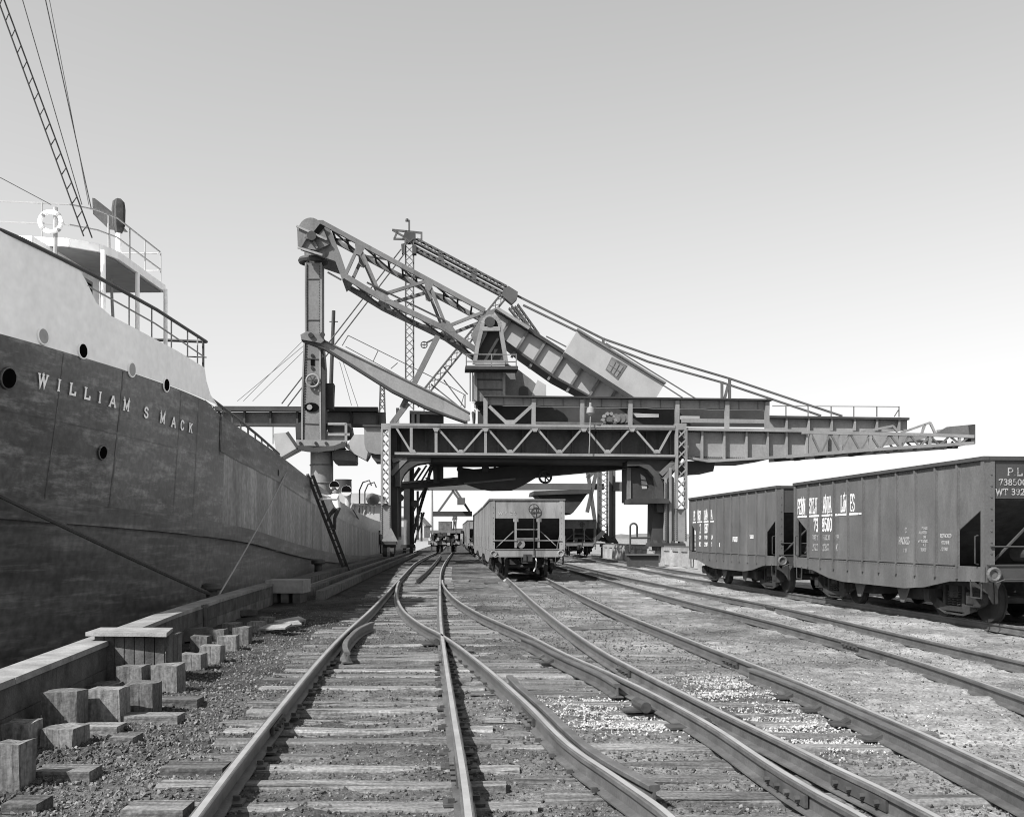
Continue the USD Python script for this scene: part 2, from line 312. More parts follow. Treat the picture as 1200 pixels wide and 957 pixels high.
# dock face below the ground's edge
e0 = np.stack([XE(ys), ys, np.full_like(ys, -.02)], 1); e1 = e0.copy(); e1[:, 2] = -2.5
k = len(ys); i = np.arange(k - 1); ground.raw(np.vstack([e0, e1]), np.stack([i, i + 1, i + 1 + k, i + k], 1))
gm = dict(
    t=('geometry', {}), n1=('noise_texture', {'scale': .35, 'detail': 6.0, 'roughness': .65}), r1=('rgb_ramp', {'ramp': [(.32, (.042,) * 3), (.5, (.115,) * 3), (.66, (.195,) * 3)]}),
    n2=('noise_texture', {'scale': 3.2, 'detail': 6.0, 'roughness': .7}), r2=('rgb_ramp', {'ramp': [(.3, (.55,) * 3), (.7, (1.35,) * 3)]}),
    n3=('noise_texture', {'scale': 38.0, 'detail': 4.0, 'roughness': .7}), r3=('rgb_ramp', {'ramp': [(.3, (.5,) * 3), (.72, (1.5,) * 3)]}),
    v=('voronoi_texture', {'scale': 26.0}), rv=('rgb_ramp', {'ramp': [(0.0, (1.25,) * 3), (.35, (1.0,) * 3), (.8, (.6,) * 3)]}),
    m1=('mix_color', {'blend_type': 'multiply', 'fac': 1.0}), m2=('mix_color', {'blend_type': 'multiply', 'fac': .8}), m3=('mix_color', {'blend_type': 'multiply', 'fac': .7}),
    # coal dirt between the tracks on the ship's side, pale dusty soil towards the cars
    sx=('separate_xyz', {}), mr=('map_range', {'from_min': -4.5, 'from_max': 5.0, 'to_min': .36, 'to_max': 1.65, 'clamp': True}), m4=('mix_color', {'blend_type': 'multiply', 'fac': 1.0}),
    b=('bump', {'strength': .8, 'distance': .03}), p=('principled_bsdf', {'roughness': 1.0, 'specular_ior_level': .1}))
MATS['ground'] = usdkit.material(stage, '/World/Looks/ground', gm, [
    ('t.position', 'n1.vector'), ('t.position', 'n2.vector'), ('t.position', 'n3.vector'), ('t.position', 'v.vector'), ('n1.fac', 'r1.fac'), ('n2.fac', 'r2.fac'), ('n3.fac', 'r3.fac'), ('v.distance', 'rv.fac'),
    ('r1.color', 'm1.a'), ('r2.color', 'm1.b'), ('m1.result', 'm2.a'), ('r3.color', 'm2.b'), ('m2.result', 'm3.a'), ('rv.color', 'm3.b'),
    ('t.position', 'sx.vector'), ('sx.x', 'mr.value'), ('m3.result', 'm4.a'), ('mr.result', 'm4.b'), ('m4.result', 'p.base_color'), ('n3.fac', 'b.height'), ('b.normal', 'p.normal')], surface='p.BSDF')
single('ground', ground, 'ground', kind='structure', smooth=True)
single('water', MB().raw([[-3000, -60, -1.3], [-2.0, -60, -1.3], [-2.0, 3500, -1.3], [-3000, 3500, -1.3]], [[0, 1, 2, 3]]), 'water', kind='structure')

# ================================================================ rails
ZR = 0.16                                                   # rail top
def rail_curve(pix, z=ZR, extra=None, before=None):
    pts = [G(px, py, z)[:2] for px, py in pix] + (extra or [])
    pts = sorted(pts, key=lambda p: p[1]); Y = np.array([p[1] for p in pts]); X = np.array([p[0] for p in pts])
    return PchipInterpolator(Y, X, extrapolate=True), Y[0], Y[-1]
A_L = rail_curve([(214, 975), (300, 863), (398, 747), (433, 715), (467, 679), (490, 657)], extra=[(-8.4, 120.0), (-14, 215)])
A_R = rail_curve([(551, 975), (546, 930), (532, 840), (521, 767), (516.5, 730), (515.5, 697), (517, 668)], extra=[(-6.9, 120.0), (-12.5, 215)])
B_L = rail_curve([(806, 975), (783, 953), (733, 917), (667, 872), (620, 826), (560, 774), (517, 743), (497, 733), (474, 716), (466, 702), (464.5, 690), (468, 680)])
B_R = rail_curve([(1040, 975), (1013, 957), (957, 927), (905, 896), (840, 853), (775, 817), (717, 789), (667, 767.5), (620, 744), (560, 717.5), (530, 698), (518.5, 679)])
C_L = rail_curve([(1135, 975), (1100, 957), (1035, 924), (977, 897), (920, 869), (863, 842), (800, 811), (760, 791), (707, 763), (633, 711), (607, 688), (590, 673)], extra=[(-2.3, 75.0), (-5.5, 130)])
C_R = rail_curve([(1330, 975), (1200, 913), (1100, 867), (1033, 838), (983, 817), (933, 797), (883, 778), (800, 746), (733, 720), (690, 701)], extra=[(1.12, 42.8), (-.8, 75.0), (-4.0, 130)])
D_L = rail_curve([(1330, 865), (1200, 813), (1067, 769), (933, 733), (800, 701), (720, 680), (648, 661)], extra=[(-.5, 110)])
D_R = rail_curve([(1330, 800), (1200, 772), (1067, 743), (933, 713), (800, 688), (730, 674), (668, 660)], extra=[(1.0, 110)])
ES = -.095
def e_mid(Y): return 8.34 + 1.40 + ES * (Y - 18.3) if Y < 40 else 8.34 + 1.40 + ES * 21.7 - .045 * (Y - 40)
_ey = np.array([3, 18.3, 30, 40, 60, 90, 130.0])
E_L = (PchipInterpolator(_ey, [e_mid(y) - .75 for y in _ey]), 3.0, 130.0)
E_R = (PchipInterpolator(_ey, [e_mid(y) + .75 for y in _ey]), 3.0, 130.0)

PROF = [(-.068, .0), (.068, .0), (.068, .012), (.012, .026), (.010, .108), (.037, .118), (.038, .146), (.030, .152), (-.030, .152), (-.038, .146), (-.037, .118), (-.010, .108), (-.012, .026), (-.068, .012)]
def rail_mesh(curve, y0, y1, dx=0.0, step=.5, zb=ZR - .152, bend=None):
    f = curve[0]; n = max(2, int((y1 - y0) / step) + 1)
    y = np.linspace(y0, y1, n) if y1 < 45 else np.unique(np.concatenate([np.arange(y0, 40, step), np.linspace(max(40, y0), y1, 40)]))
    x = f(y) + dx
    if bend is not None: x = x + bend(y)
    t = np.stack([np.gradient(x, y), np.ones_like(y)], 1); t /= np.linalg.norm(t, axis=1, keepdims=True)
    s = np.stack([t[:, 1], -t[:, 0]], 1); pr = np.array(PROF); m = len(pr)
    v = np.concatenate([np.stack([x[:, None] + s[:, :1] * pr[None, :, 0], y[:, None] + s[:, 1:] * pr[None, :, 0], zb + np.repeat(pr[None, :, 1], len(y), 0)], -1)], 0).reshape(-1, 3)
    fs = [[i * m + k, i * m + (k + 1) % m, (i + 1) * m + (k + 1) % m, (i + 1) * m + k] for i in range(len(y) - 1) for k in range(m)]
    mb = MB().raw(v, np.array(fs)); c = np.array(trimesh.creation.triangulate_polygon(sg.Polygon(pr), engine='earcut')[1])
    mb.raw(v[:m], c); mb.raw(v[-m:], c[:, ::-1]); return mb
def frame_at(curve, y):
    x = float(curve[0](y)); d = np.array([float(curve[0](y + .1)) - x, .1]); d /= np.linalg.norm(d)
    return np.array([x, y, 0.0]), np.array([d[0], d[1], 0]), np.array([d[1], -d[0], 0])
def joint(tr, curve, y, sides=(-1, 1), n=4, L=.62):
    o, t, s = frame_at(curve, y)
    for sd in sides:
        p = tr.add('joint_bar', MB().box(o + s * sd * .030 + ZD * .078, (.022, L, .075), [s, t, ZD]), 'dark_iron')
        for k in range(n):
            c = o + t * (-L / 2 + L * (k + .5) / n) + ZD * .078
            tr.add('bolt', MB().cyl(c + s * sd * .04, c + s * sd * .075, .02, 6), 'dark_iron', p)
def brace(tr, curve, y, sd):
    o, t, s = frame_at(curve, y)
    m = MB().prism([o + s * sd * .02 + ZD * .125 - t * .06, o + s * sd * .02 + ZD * .02 - t * .06, o + s * sd * .23 + ZD * .02 - t * .06, o + s * sd * .16 + ZD * .06 - t * .06], t * .12)
    tr.add('rail_brace', m.box(o + s * sd * .16 + ZD * .022, (.30, .19, .02), [s, t, ZD]), 'dark_iron')
TIE_N = 0
def tie(tr, x0, x1, y, z=.012, skew=0.0, w=.21, h=.2):
    r = RNG; z = z - .006 + r.normal(0, .007) - min(r.exponential(.012), .05); w = w * r.uniform(.86, 1.12); nseg = 4
    xs = np.linspace(x0, x1, nseg + 1); dy = r.normal(0, .010, (nseg + 1, 4)); dz = r.normal(0, .007, (nseg + 1, 2))
    rows = []
    for i, x in enumerate(xs):
        yy = y + skew * (x - x0); c = .02
        rows.append([[x, yy - w / 2 + dy[i, 0], z - h], [x, yy - w / 2 + dy[i, 0], z - c], [x, yy - w / 2 + c + dy[i, 1], z + dz[i, 0]], [x, yy + w / 2 - c + dy[i, 2], z + dz[i, 1]], [x, yy + w / 2 + dy[i, 3], z - c], [x, yy + w / 2 + dy[i, 3], z - h]])
    v = np.array(rows).reshape(-1, 3); f = [[i * 6 + k, (i + 1) * 6 + k, (i + 1) * 6 + k + 1, i * 6 + k + 1] for i in range(nseg) for k in range(5)]
    mb = MB().raw(v, f); e = nseg * 6
    mb.raw(v[:6], [[0, 1, 4, 5], [1, 2, 3, 4]]); mb.raw(v[e:], [[5, 4, 1, 0], [4, 3, 2, 1]])
    tr.add('tie', mb, 'tie_wood')
def spike(tr, curve, y, sd):
    o, t, s = frame_at(curve, y)
    tr.add('spike', MB().box(o + s * sd * .082 + ZD * .032, (.045, .03, .03), [s, t, ZD]), 'dark_iron')

tA = T('railway_track', 'railway track nearest the ship, its left rail running along the timber piles', 'railway track', (-1, 6, 0))
tB = T('railway_track', 'curved turnout track crossing from the ship side track at a frog', 'railway track', (.5, 6, 0))
tC = T('railway_track', 'railway track leading up to the pale hopper car under the unloader', 'railway track', (2.5, 6, 0))
tD = T('railway_track', 'empty track sunk in pale dirt beside the dark lettered hopper cars', 'railway track', (6, 12, 0))
tE = T('railway_track', 'railway track that carries the two dark lettered hopper cars', 'railway track', (9, 17, 0))
for tr, c, y0, y1 in ((tA, A_L, 4.3, 215), (tA, A_R, 4.3, 215), (tB, B_L, 4.3, B_L[2]), (tB, B_R, 5.2, B_R[2]), (tC, C_L, 4.9, 130), (tC, C_R, 4.9, 130), (tD, D_L, 7, 110), (tD, D_R, 9, 110), (tE, E_L, 3, 130), (tE, E_R, 3, 130)):
    zb = ZR - .152 - (.03 if tr is tD else .03 if tr is tE else 0)
    tr.add('rail', rail_mesh(c, y0, y1, zb=zb), 'rail_steel')
    # the polished running surface
    hd = rail_mesh(c, y0 + .01, y1 - .01, zb=0); m = hd.get()
    f = c[0]; n = 120; yy = np.geomspace(max(y0, 3) + .01, y1 - .01, n); xx = f(yy)
    top = zb + .1535; w = .021
    tr.add('running_surface', MB().raw(np.vstack([np.stack([xx - w, yy, np.full(n, top)], 1), np.stack([xx + w, yy, np.full(n, top)], 1)]), np.stack([np.arange(n - 1), np.arange(n - 1) + n, np.arange(1, n) + n, np.arange(1, n)], 1)), 'rail_head')
# guard rails, each a length of rail with flared ends
flare = lambda y0, y1, sgn, L=1.2, a=.10: (lambda y: sgn * a * (np.clip((y0 + L - y) / L, 0, 1) ** 2 + np.clip((y - (y1 - L)) / L, 0, 1) ** 2))
tA.add('guard_rail', rail_mesh(A_L, 13.9, 18.9, .13, .2, bend=flare(13.9, 18.9, 1, 2.0, .16)), 'rail_steel')
tB.add('guard_rail', rail_mesh(B_L, 6.45, 11.6, .125, .2, bend=flare(6.45, 11.6, 1, 1.0, .04)), 'rail_steel')
tB.add('guard_rail', rail_mesh(B_R, 10.9, 16.0, -.12, .2, bend=flare(10.9, 16, -1, 1.2, .05)), 'rail_steel')
tC.add('guard_rail', rail_mesh(C_R, 5.0, 12.2, -.13, .2, bend=flare(5.0, 12.2, -1, 1.3, .03)), 'rail_steel')
tB.add('switch_rail', rail_mesh((PchipInterpolator([38, 45, 60, 90], [-3.55, -3.85, -4.6, -6.3]), 38, 90), 38, 90), 'rail_steel')
for y in (7.2, 13.8): joint(tA, A_R, y)
for y in (9.0, 17.5): joint(tA, A_L, y, (1,))
for y in (9.4,): joint(tB, B_L, y)
joint(tB, B_R, 6.7, n=4, L=.7); joint(tC, C_L, 6.6, n=4, L=.7); joint(tC, C_L, 12.6); joint(tB, B_R, 12.9); joint(tC, C_R, 13.4)
joint(tD, D_R, 24.0); joint(tD, D_L, 15.5)
for y in (10.9, 10.1, 9.35, 8.65): brace(tC, C_R, y, -1)
for y in (13.9, 14.5): brace(tB, B_R, y, -1)
# frog castings where rails meet
for tr, c, y, off in ((tB, B_R, 10.1, -.16), (tB, B_R, 9.2, .13), (tC, C_L, 9.3, .14), (tB, B_L, 16.3, -.12), (tB, B_L, 15.3, .1)):
    o, t, s = frame_at(c, y)
    tr.add('filler_block', MB().cyl(o + s * off - t * .17 + ZD * .07, o + s * off + t * .17 + ZD * .07, .055, 10), 'dark_iron')
    tr.add('frog_plate', MB().box(o + s * off * .6 + ZD * .022, (.5, .22, .018), [s, t, ZD]), 'dark_iron')
# ties
def X(c, y): return float(c[0](y))
y = 4.45
while y < 60:
    sk = RNG.normal(0, .008)
    if y < 15: tie(tA, X(A_L, y) - RNG.uniform(.42, .62), X(A_R, y) + (RNG.uniform(.28, .48)), y, .014, sk)
    elif y < 34: tie(tA, X(A_L, y) - RNG.uniform(.45, .75), min(X(B_R, min(y, 34)) + RNG.uniform(.3, .6), X(A_R, y) + 2.1), y, .012, sk)
    else: tie(tA, X(A_L, y) - .5, X(A_R, y) + .5, y, .008, sk)
    if y < 15 and RNG.random() < .8:
        spike(tA, A_L, y + .03, 1); spike(tA, A_L, y - .05, -1); spike(tA, A_R, y - .03, -1); spike(tA, A_R, y + .04, 1)
        for cv in (A_L, A_R):
            o, t_, s_ = frame_at(cv, y); tA.add('tie_plate', MB().box(o + ZD * .012, (.27, .16, .016), [s_, t_, ZD]), 'dark_iron')
    y += .53 + RNG.normal(0, .022)
y = 4.6
while y < 15.2:
    if y > 5.2: tie(tB, X(B_L, y) - RNG.uniform(.25, .5), min(X(C_R, y) + RNG.uniform(.35, .6), 99), y, .010, RNG.normal(0, .012) - .03)
    if RNG.random() < .8:
        spike(tB, B_L, y, -1); spike(tC, C_R, y + .05, 1)
    y += .55 + RNG.normal(0, .03)
y = 15.4
while y < 40:
    tie(tC, X(C_L, y) - RNG.uniform(.4, .7) if y > 19 else X(A_R, y) + RNG.uniform(2.2, 2.4), X(C_R, y) + RNG.uniform(.4, .7), y, .0 - .035 * RNG.random() - (.02 if y > 20 else 0), RNG.normal(0, .01))
    y += .55 + RNG.normal(0, .03)
for tr, l, r_, y0, y1 in ((tD, D_L, D_R, 9, 34), (tE, E_L, E_R, 14, 40)):
    y = y0
    while y < y1:
        tie(tr, X(l, y) - RNG.uniform(.4, .6), X(r_, y) + RNG.uniform(.4, .6), y, -.035 - .02 * RNG.random(), RNG.normal(0, .01)); y += .56

# ================================================================ gravel and stones
def rock(seed, sub=1):
    """A broken stone: the hull of a few random points."""
    r = np.random.default_rng(seed * 13 + 5); p = r.normal(0, 1, (11, 3)); p /= np.linalg.norm(p, axis=1, keepdims=True)
    return trimesh.convex.convex_hull(p * r.uniform(.75, 1.1, (11, 1)) * r.uniform(.6, 1.15, 3))
def scatter(name, pts, sizes, mat, kind='stuff', label=None, cat=None, sub=1):
    pi = UsdGeom.PointInstancer.Define(stage, numbered('/World', name)); base = pi.GetPath().pathString
    protos = []
    for k in range(6):
        put(f'{base}/stone_{k + 1:03d}' if k else f'{base}/stone', rock(k + len(name), sub), mat); protos.append(f'{base}/stone_{k + 1:03d}' if k else f'{base}/stone')
    pi.CreatePrototypesRel().SetTargets([Sdf.Path(p) for p in protos]); n = len(pts)
    pi.CreateProtoIndicesAttr(Vt.IntArray.FromNumpy(RNG.integers(0, 6, n).astype(np.int32)))
    pi.CreatePositionsAttr(Vt.Vec3fArray.FromNumpy(np.asarray(pts, np.float32)))
    s = np.repeat(np.asarray(sizes)[:, None], 3, 1); pi.CreateScalesAttr(Vt.Vec3fArray.FromNumpy(s.astype(np.float32)))
    q = RNG.normal(0, 1, (n, 4)); q /= np.linalg.norm(q, axis=1, keepdims=True)
    pi.CreateOrientationsAttr(Vt.QuathArray([Gf.Quath(float(w), Gf.Vec3h(float(x), float(y_), float(z))) for w, x, y_, z in q]))
    tag(pi.GetPrim(), label, cat, None, kind); return pi
def spread(n, y0, y1, xf, size0, size1, power=2.0, zoff=0.0):
    Y = y0 + (y1 - y0) * RNG.random(n) ** power; lo, hi = xf(Y); Xv = lo + (hi - lo) * RNG.random(n)
    s = np.exp(RNG.uniform(np.log(size0), np.log(size1), n)); z = ground_z(Xv, Y) + s * .25 + zoff
    return np.stack([Xv, Y, z], 1), s
p1, s1 = spread(26000, 4.6, 22, lambda Y: (np.maximum(XE(Y) + .9, -.62 * Y), np.minimum(X_C(Y), .55 * Y)), .006, .022) if False else spread(34000, 4.6, 24, lambda Y: (np.maximum(XE(Y) + .6, -.55 * Y), np.minimum(.56 * Y, 7.5 + 0 * Y)), .005, .020, 1.8)
scatter('gravel', p1, s1, 'stone_grey', label='loose grey ballast gravel strewn over the yard', cat='gravel')
p2, s2 = spread(26000, 4.6, 30, lambda Y: (np.maximum(XE(Y) + .7, -.56 * Y), C_R[0](Y) + .6), .007, .026, 1.7)
scatter('gravel', p2, s2, 'stone_dark', label='dark coal and cinder gravel between the ties', cat='gravel')
# pale crushed stone in the turnout: patches
def patch(n, cx, cy, sx, sy, s0, s1, ang=0.0):
    wide = np.where(RNG.random(n) < .35, 1.9, .9); a, b = RNG.normal(0, 1, n) * sx * wide, RNG.normal(0, 1, n) * sy * wide; x, yv = cx + a, cy + b
    s = np.exp(RNG.uniform(np.log(s0), np.log(s1), n)); return np.stack([x, yv, ground_z(x, yv) + .02 + s * .3], 1), s
pw = [patch(750, *G(px, py)[:2], sx * 1.15, sy * 1.5, .006, .019) for px, py, sx, sy in ((690, 822, .22, .10), (720, 836, .28, .10), (745, 852, .25, .09), (840, 815, .30, .14), (895, 834, .32, .14), (930, 850, .34, .12), (965, 872, .22, .10), (770, 845, .25, .10), (860, 802, .3, .2))]
scatter('gravel', np.vstack([a for a, _ in pw]), np.concatenate([b for _, b in pw]), 'stone_white', label='white crushed stone filling the turnout between the rails', cat='gravel')
# rubble between the pile heads themselves
p6 = []
for l, r_, t_, b_, wz in ((0, 130, 0, 860, 1), (120, 300, 0, 690, 1), (250, 450, 0, 640, 1), (400, 620, 0, 560, 1), (520, 720, 0, 480, 1), (560, 800, 0, 420, 1), (640, 880, 0, 350, 1), (0, 300, 0, 760, 1), (280, 560, 0, 720, 1)):
    g0, g1 = G(l / 3, 640 + b_ / 3), G(r_ / 3, 640 + b_ / 3); n = 330; x = RNG.uniform(g0[0], g1[0], n); yv = g0[1] + RNG.normal(.25, .35, n); s = np.exp(RNG.uniform(np.log(.006), np.log(.04), n))
    k = x > XE(yv) + .3; p6.append((np.stack([x, yv, ground_z(x, yv) + s * .3], 1)[k], s[k]))
scatter('rubble', np.vstack([q_ for q_, _ in p6]), np.concatenate([q_ for _, q_ in p6]), 'stone_dark', label='dark broken stone lying in between the pile heads', cat='rubble')
# rubble bank beside the timber piles
bank = [G(px, py) for px, py in ((345, 735), (330, 755), (300, 770), (275, 795), (250, 815), (225, 840), (190, 870), (150, 900), (110, 930))]
pb = []
for b in bank:
    n = 520; a = RNG.normal(0, .38, n) * (b[1] / 12 + .3); c = RNG.normal(0, .5, n) * (b[1] / 11); s = np.exp(RNG.uniform(np.log(.005), np.log(.030), n))
    x, yv = b[0] + a, b[1] + c; pb.append((np.stack([x, yv, ground_z(x, yv) + s * .35], 1), s))
scatter('rubble', np.vstack([a for a, _ in pb]), np.concatenate([b for _, b in pb]), 'stone_grey', label='broken stone rubble along the timber pile heads', cat='rubble')
p5, s5 = spread(5000, 14, 48, lambda Y: (D_L[0](Y) - 3.2, np.minimum(E_R[0](Y) + .5, .56 * Y)), .008, .032, 1.5)
scatter('gravel', p5, s5, 'stone_grey', label='pebbles in the pale dirt by the dark hopper cars', cat='gravel')

# ================================================================ dock edge, timbers and pile heads
dk = T('timber_curb', 'heavy timber dock curb with a pale worn top in front of the ship', 'curb', (xe(12), 12, 0))
def curb_run(y0, y1, zt, w, zb, name, mat, off=0.0, step=4.0):
    yv = np.arange(y0, y1 - .01, step)
    for a in yv:
        b = min(a + step, y1) - .012
        pa, pb_ = np.array([xe(a) + off, a, (zt + zb) / 2]), np.array([xe(b) + off, b, (zt + zb) / 2])
        dk.add(name, MB().bar(pa, pb_, w, zt - zb, UD), mat)
curb_run(5.2, 30, .50, .34, .44, 'cap_plank', 'pale_plank', -.03, 3.7)
for z0, z1 in ((.44, .18), (.175, -.08), (-.085, -.32)): curb_run(5.2, 30, z0, .24, z1, 'wall_timber', 'plank_wood', 0, 4.9)
curb_run(30, 120, .42, .5, .12, 'far_timber', 'plank_wood', 0, 9.0)
# pile heads: the front face of each in the picture (left, right, top, bottom), 3x zoomed from (0, 640)
BL = [(-8, 105, 622, 700, 1.02), (-30, 80, 690, 842, 1), (140, 270, 517, 640, 1), (133, 268, 640, 690, .97), (291, 420, 515, 614, 1), (304, 402, 490, 525, 1.0), (428, 538, 485, 583, 1), (405, 505, 420, 512, 1),
      (527, 627, 420, 510, 1), (509, 594, 382, 442, 1), (625, 710, 379, 436, 1), (695, 775, 349, 405, 1), (663, 730, 317, 357, 1), (722, 790, 292, 328, 1), (758, 830, 318, 360, 1), (815, 875, 291, 331, 1), (780, 840, 266, 297, 1), (868, 925, 268, 301, 1), (908, 960, 251, 277, 1)]
PLACE = ['cut off by the left edge of the picture', 'lowest at the left edge of the picture', 'tall and broad, nearest its row by the wall', 'low and split, in front of the tall broad one', 'square, second in the row by the stones', 'hidden behind the square second one', 'cracked, third in the row by the stones',
         'standing right in front of the plank hatch', 'fourth in the row by the stones', 'beside the right end of the plank hatch', 'fifth in the row by the stones', 'sixth in the row, with rubble against it', 'behind the iron post, short', 'just right of the iron post', 'seventh in the row, low',
         'eighth in the row among the rubble', 'far one behind the post in the inner row', 'last but one, half buried in rubble', 'farthest of all the pile heads']
for (l, r_, t_, b_, wz), pl in zip(BL, PLACE):
    bl, br = G(l / 3, 640 + b_ / 3), G(r_ / 3, 640 + b_ / 3); Yb = bl[1]; w = (br[0] - bl[0]) * .93; ht = (b_ - t_) / 3 / F * Yb
    yaw = RNG.normal(0, .05); ca, sa = math.cos(yaw), math.sin(yaw); c0 = np.array([(bl[0] + br[0]) / 2, Yb + w / 2, 0])
    hb = m3.Manifold.cube((w, w, ht + .35), True).refine(2).to_mesh(); vv = hb.vert_properties[:, :3].astype(float)
    vv[:, :2] *= (1 - .02 * (vv[:, 2:] > 0)); vv += RNG.normal(0, .007, vv.shape); vv = vv @ np.array([[ca, sa, 0], [-sa, ca, 0], [0, 0, 1]]) + [0, 0, (ht - .35) / 2]
    vv[:, 2] = np.where(vv[:, 2] > ht - .05, vv[:, 2] + RNG.normal(0, .01), vv[:, 2])
    th = T('pile_head', 'weathered square timber pile head ' + pl, 'timber pile', c0, 'sawn timber pile heads in two rows along the dock', local=True)
    th.add('timber', trimesh.Trimesh(vv, hb.tri_verts, process=False), 'block_wood')
# flat sleepers bedded in the dirt beside the piles
SL = [(270, 410, 622, 650), (535, 692, 528, 552), (110, 312, 768, 812), (420, 622, 586, 612), (15, 140, 592, 612), (0, 125, 895, 930), (380, 465, 665, 690), (560, 780, 770, 800), (420, 640, 930, 951)]
for k, (l, r_, t_, b_) in enumerate(SL):
    a, b = G(l / 3, 640 + b_ / 3), G(r_ / 3, 640 + b_ / 3); y0 = a[1]
    m = MB().box([(a[0] + b[0]) / 2, y0 + .13, -.04], (b[0] - a[0], .24, .16))
    single('bedded_sleeper', m, 'tie_wood', f'flat timber sleeper bedded in dirt {["beside the tall broad pile head", "right of the fourth pile head", "low at the far left below the pile heads", "right of the cracked third pile head", "behind the tall pile head by the wall", "in the bottom left corner", "short, before the square pile head", "end sticking out at the left rail", "lowest, by the left rail at the bottom edge"][k]}', 'sleeper', 'flat sleepers bedded beside the pile heads', loc=(a[0], y0, 0))
# plank hatch
h0, h1 = G(128, 801), G(197, 801); Yh = h0[1]
hb = T('plank_hatch', 'low wooden hatch box with a pale plank lid by the timber curb', 'hatch box', (h0[0], Yh, 0))
lid = [P(100, 745.5, Yh), P(196, 745, Yh - .1), P(201, 741, Yh + .9), P(122, 742, Yh + 1.0)]
zt = .56
lid = [np.array([p[0], p[1], zt]) for p in (P(100, 0, Yh), P(195, 0, Yh - .1), P(203, 0, Yh + .62), P(118, 0, Yh + .66))]
for k in range(3):
    a, b = k / 3 + .006, (k + 1) / 3 - .006
    q = [lid[0] * (1 - a) + lid[3] * a, lid[1] * (1 - a) + lid[2] * a, lid[1] * (1 - b) + lid[2] * b, lid[0] * (1 - b) + lid[3] * b]
    hb.add('lid_plank', MB().prism(q, [0, 0, .045]), 'pale_plank')
xs = np.linspace(P(107, 0, Yh)[0], P(190, 0, Yh)[0], 8)
for a, b in zip(xs[:-1], xs[1:]): hb.add('side_plank', MB().box([(a + b) / 2, Yh + .10, .26], (b - a - .012, .04, .58)), 'plank_wood')
for a, b in zip(np.linspace(Yh + .12, Yh + .60, 4)[:-1], np.linspace(Yh + .12, Yh + .60, 4)[1:]): hb.add('side_plank', MB().box([xs[-1] + .02, (a + b) / 2, .26], (.04, b - a - .012, .58)), 'plank_wood')
# crates and planks behind the hatch, the iron post, bollards
for px0, px1, py, hz, lab in ((211, 262, 724, .14, 'long low timber lying before the curb near the bollard'), (200, 235, 752, .2, 'squared timber lying beside the plank hatch'), (262, 292, 722, .12, 'dark skid timber lying beyond the iron post'), (228, 272, 714.5, .10, 'pale plank lying under the bollard')):
    a, b = G(px0, py), G(px1, py)
    single('loose_timber', MB().bar(a + ZD * hz / 2, b + ZD * hz / 2 + np.array([0, .5, 0]), .24, hz), 'plank_wood', lab, 'timber', loc=(a[0], a[1], 0))
pp = G(240, 744)
ip = T('iron_post', 'thin rusty iron post standing between the timber pile heads', 'post', pp)
ip.add('shaft', MB().cyl(pp - ZD * .2, pp + ZD * .54, .035, 8), 'dark_iron'); ip.add('flange', MB().cyl(pp + ZD * .48, pp + ZD * .53, .06, 10), 'dark_iron')
def bollard(px, py, s, label):
    b = G(px, py, .1); t = T('bollard', label, 'bollard', b)
    t.add('post', MB().tube([b + ZD * z * s for z in (-.1, .12, .36, .42)], np.array([.16, .13, .12, .14]) * s, 14), 'dark_iron', smooth=40)
    t.add('cap', MB().tube([b + ZD * z * s for z in (.42, .46, .54, .58)], np.array([.2, .23, .22, .14]) * s, 14), 'dark_iron', smooth=40); return b
b1 = bollard(248, 713, 1.0, 'dark iron mooring bollard holding the ropes near the plank hatch'); bollard(373, 676, 1.25, 'iron mooring bollard farther along the dock by the ladder')
# concrete mooring block
m0, m1 = G(313, 706), G(353, 706)
mk = T('mooring_block', 'squat block on dark skids in the ship shadow beyond the bollard', 'block', m0)
mk.add('block', MB().box([(m0[0] + m1[0]) / 2, m0[1] + .5, .42], (m1[0] - m0[0] + .1, 1.0, .34)), 'concrete')
for k in (.15, .5, .85): mk.add('skid', MB().box([m0[0] + (m1[0] - m0[0]) * k, m0[1] + .5, .12], (.2, .9, .26)), 'dark_iron')
# scrap boards on the rubble
for k, (px, py, a, lab) in enumerate(((333, 738, .5, 'pale scrap board tilted on the rubble near the left rail'), (322, 741, -.4, 'short pale scrap board half under the rubble'), (340, 733, .9, 'thin scrap lath leaning on the rubble by the ties'))):
    c = G(px, py); d = np.array([math.cos(a), math.sin(a), .08]); single('scrap_board', MB().bar(c - d * .3 + ZD * .1, c + d * .3 + ZD * .1, .22, .03, [-d[1], d[0], .25]), 'pale_plank', lab, 'board', loc=c)
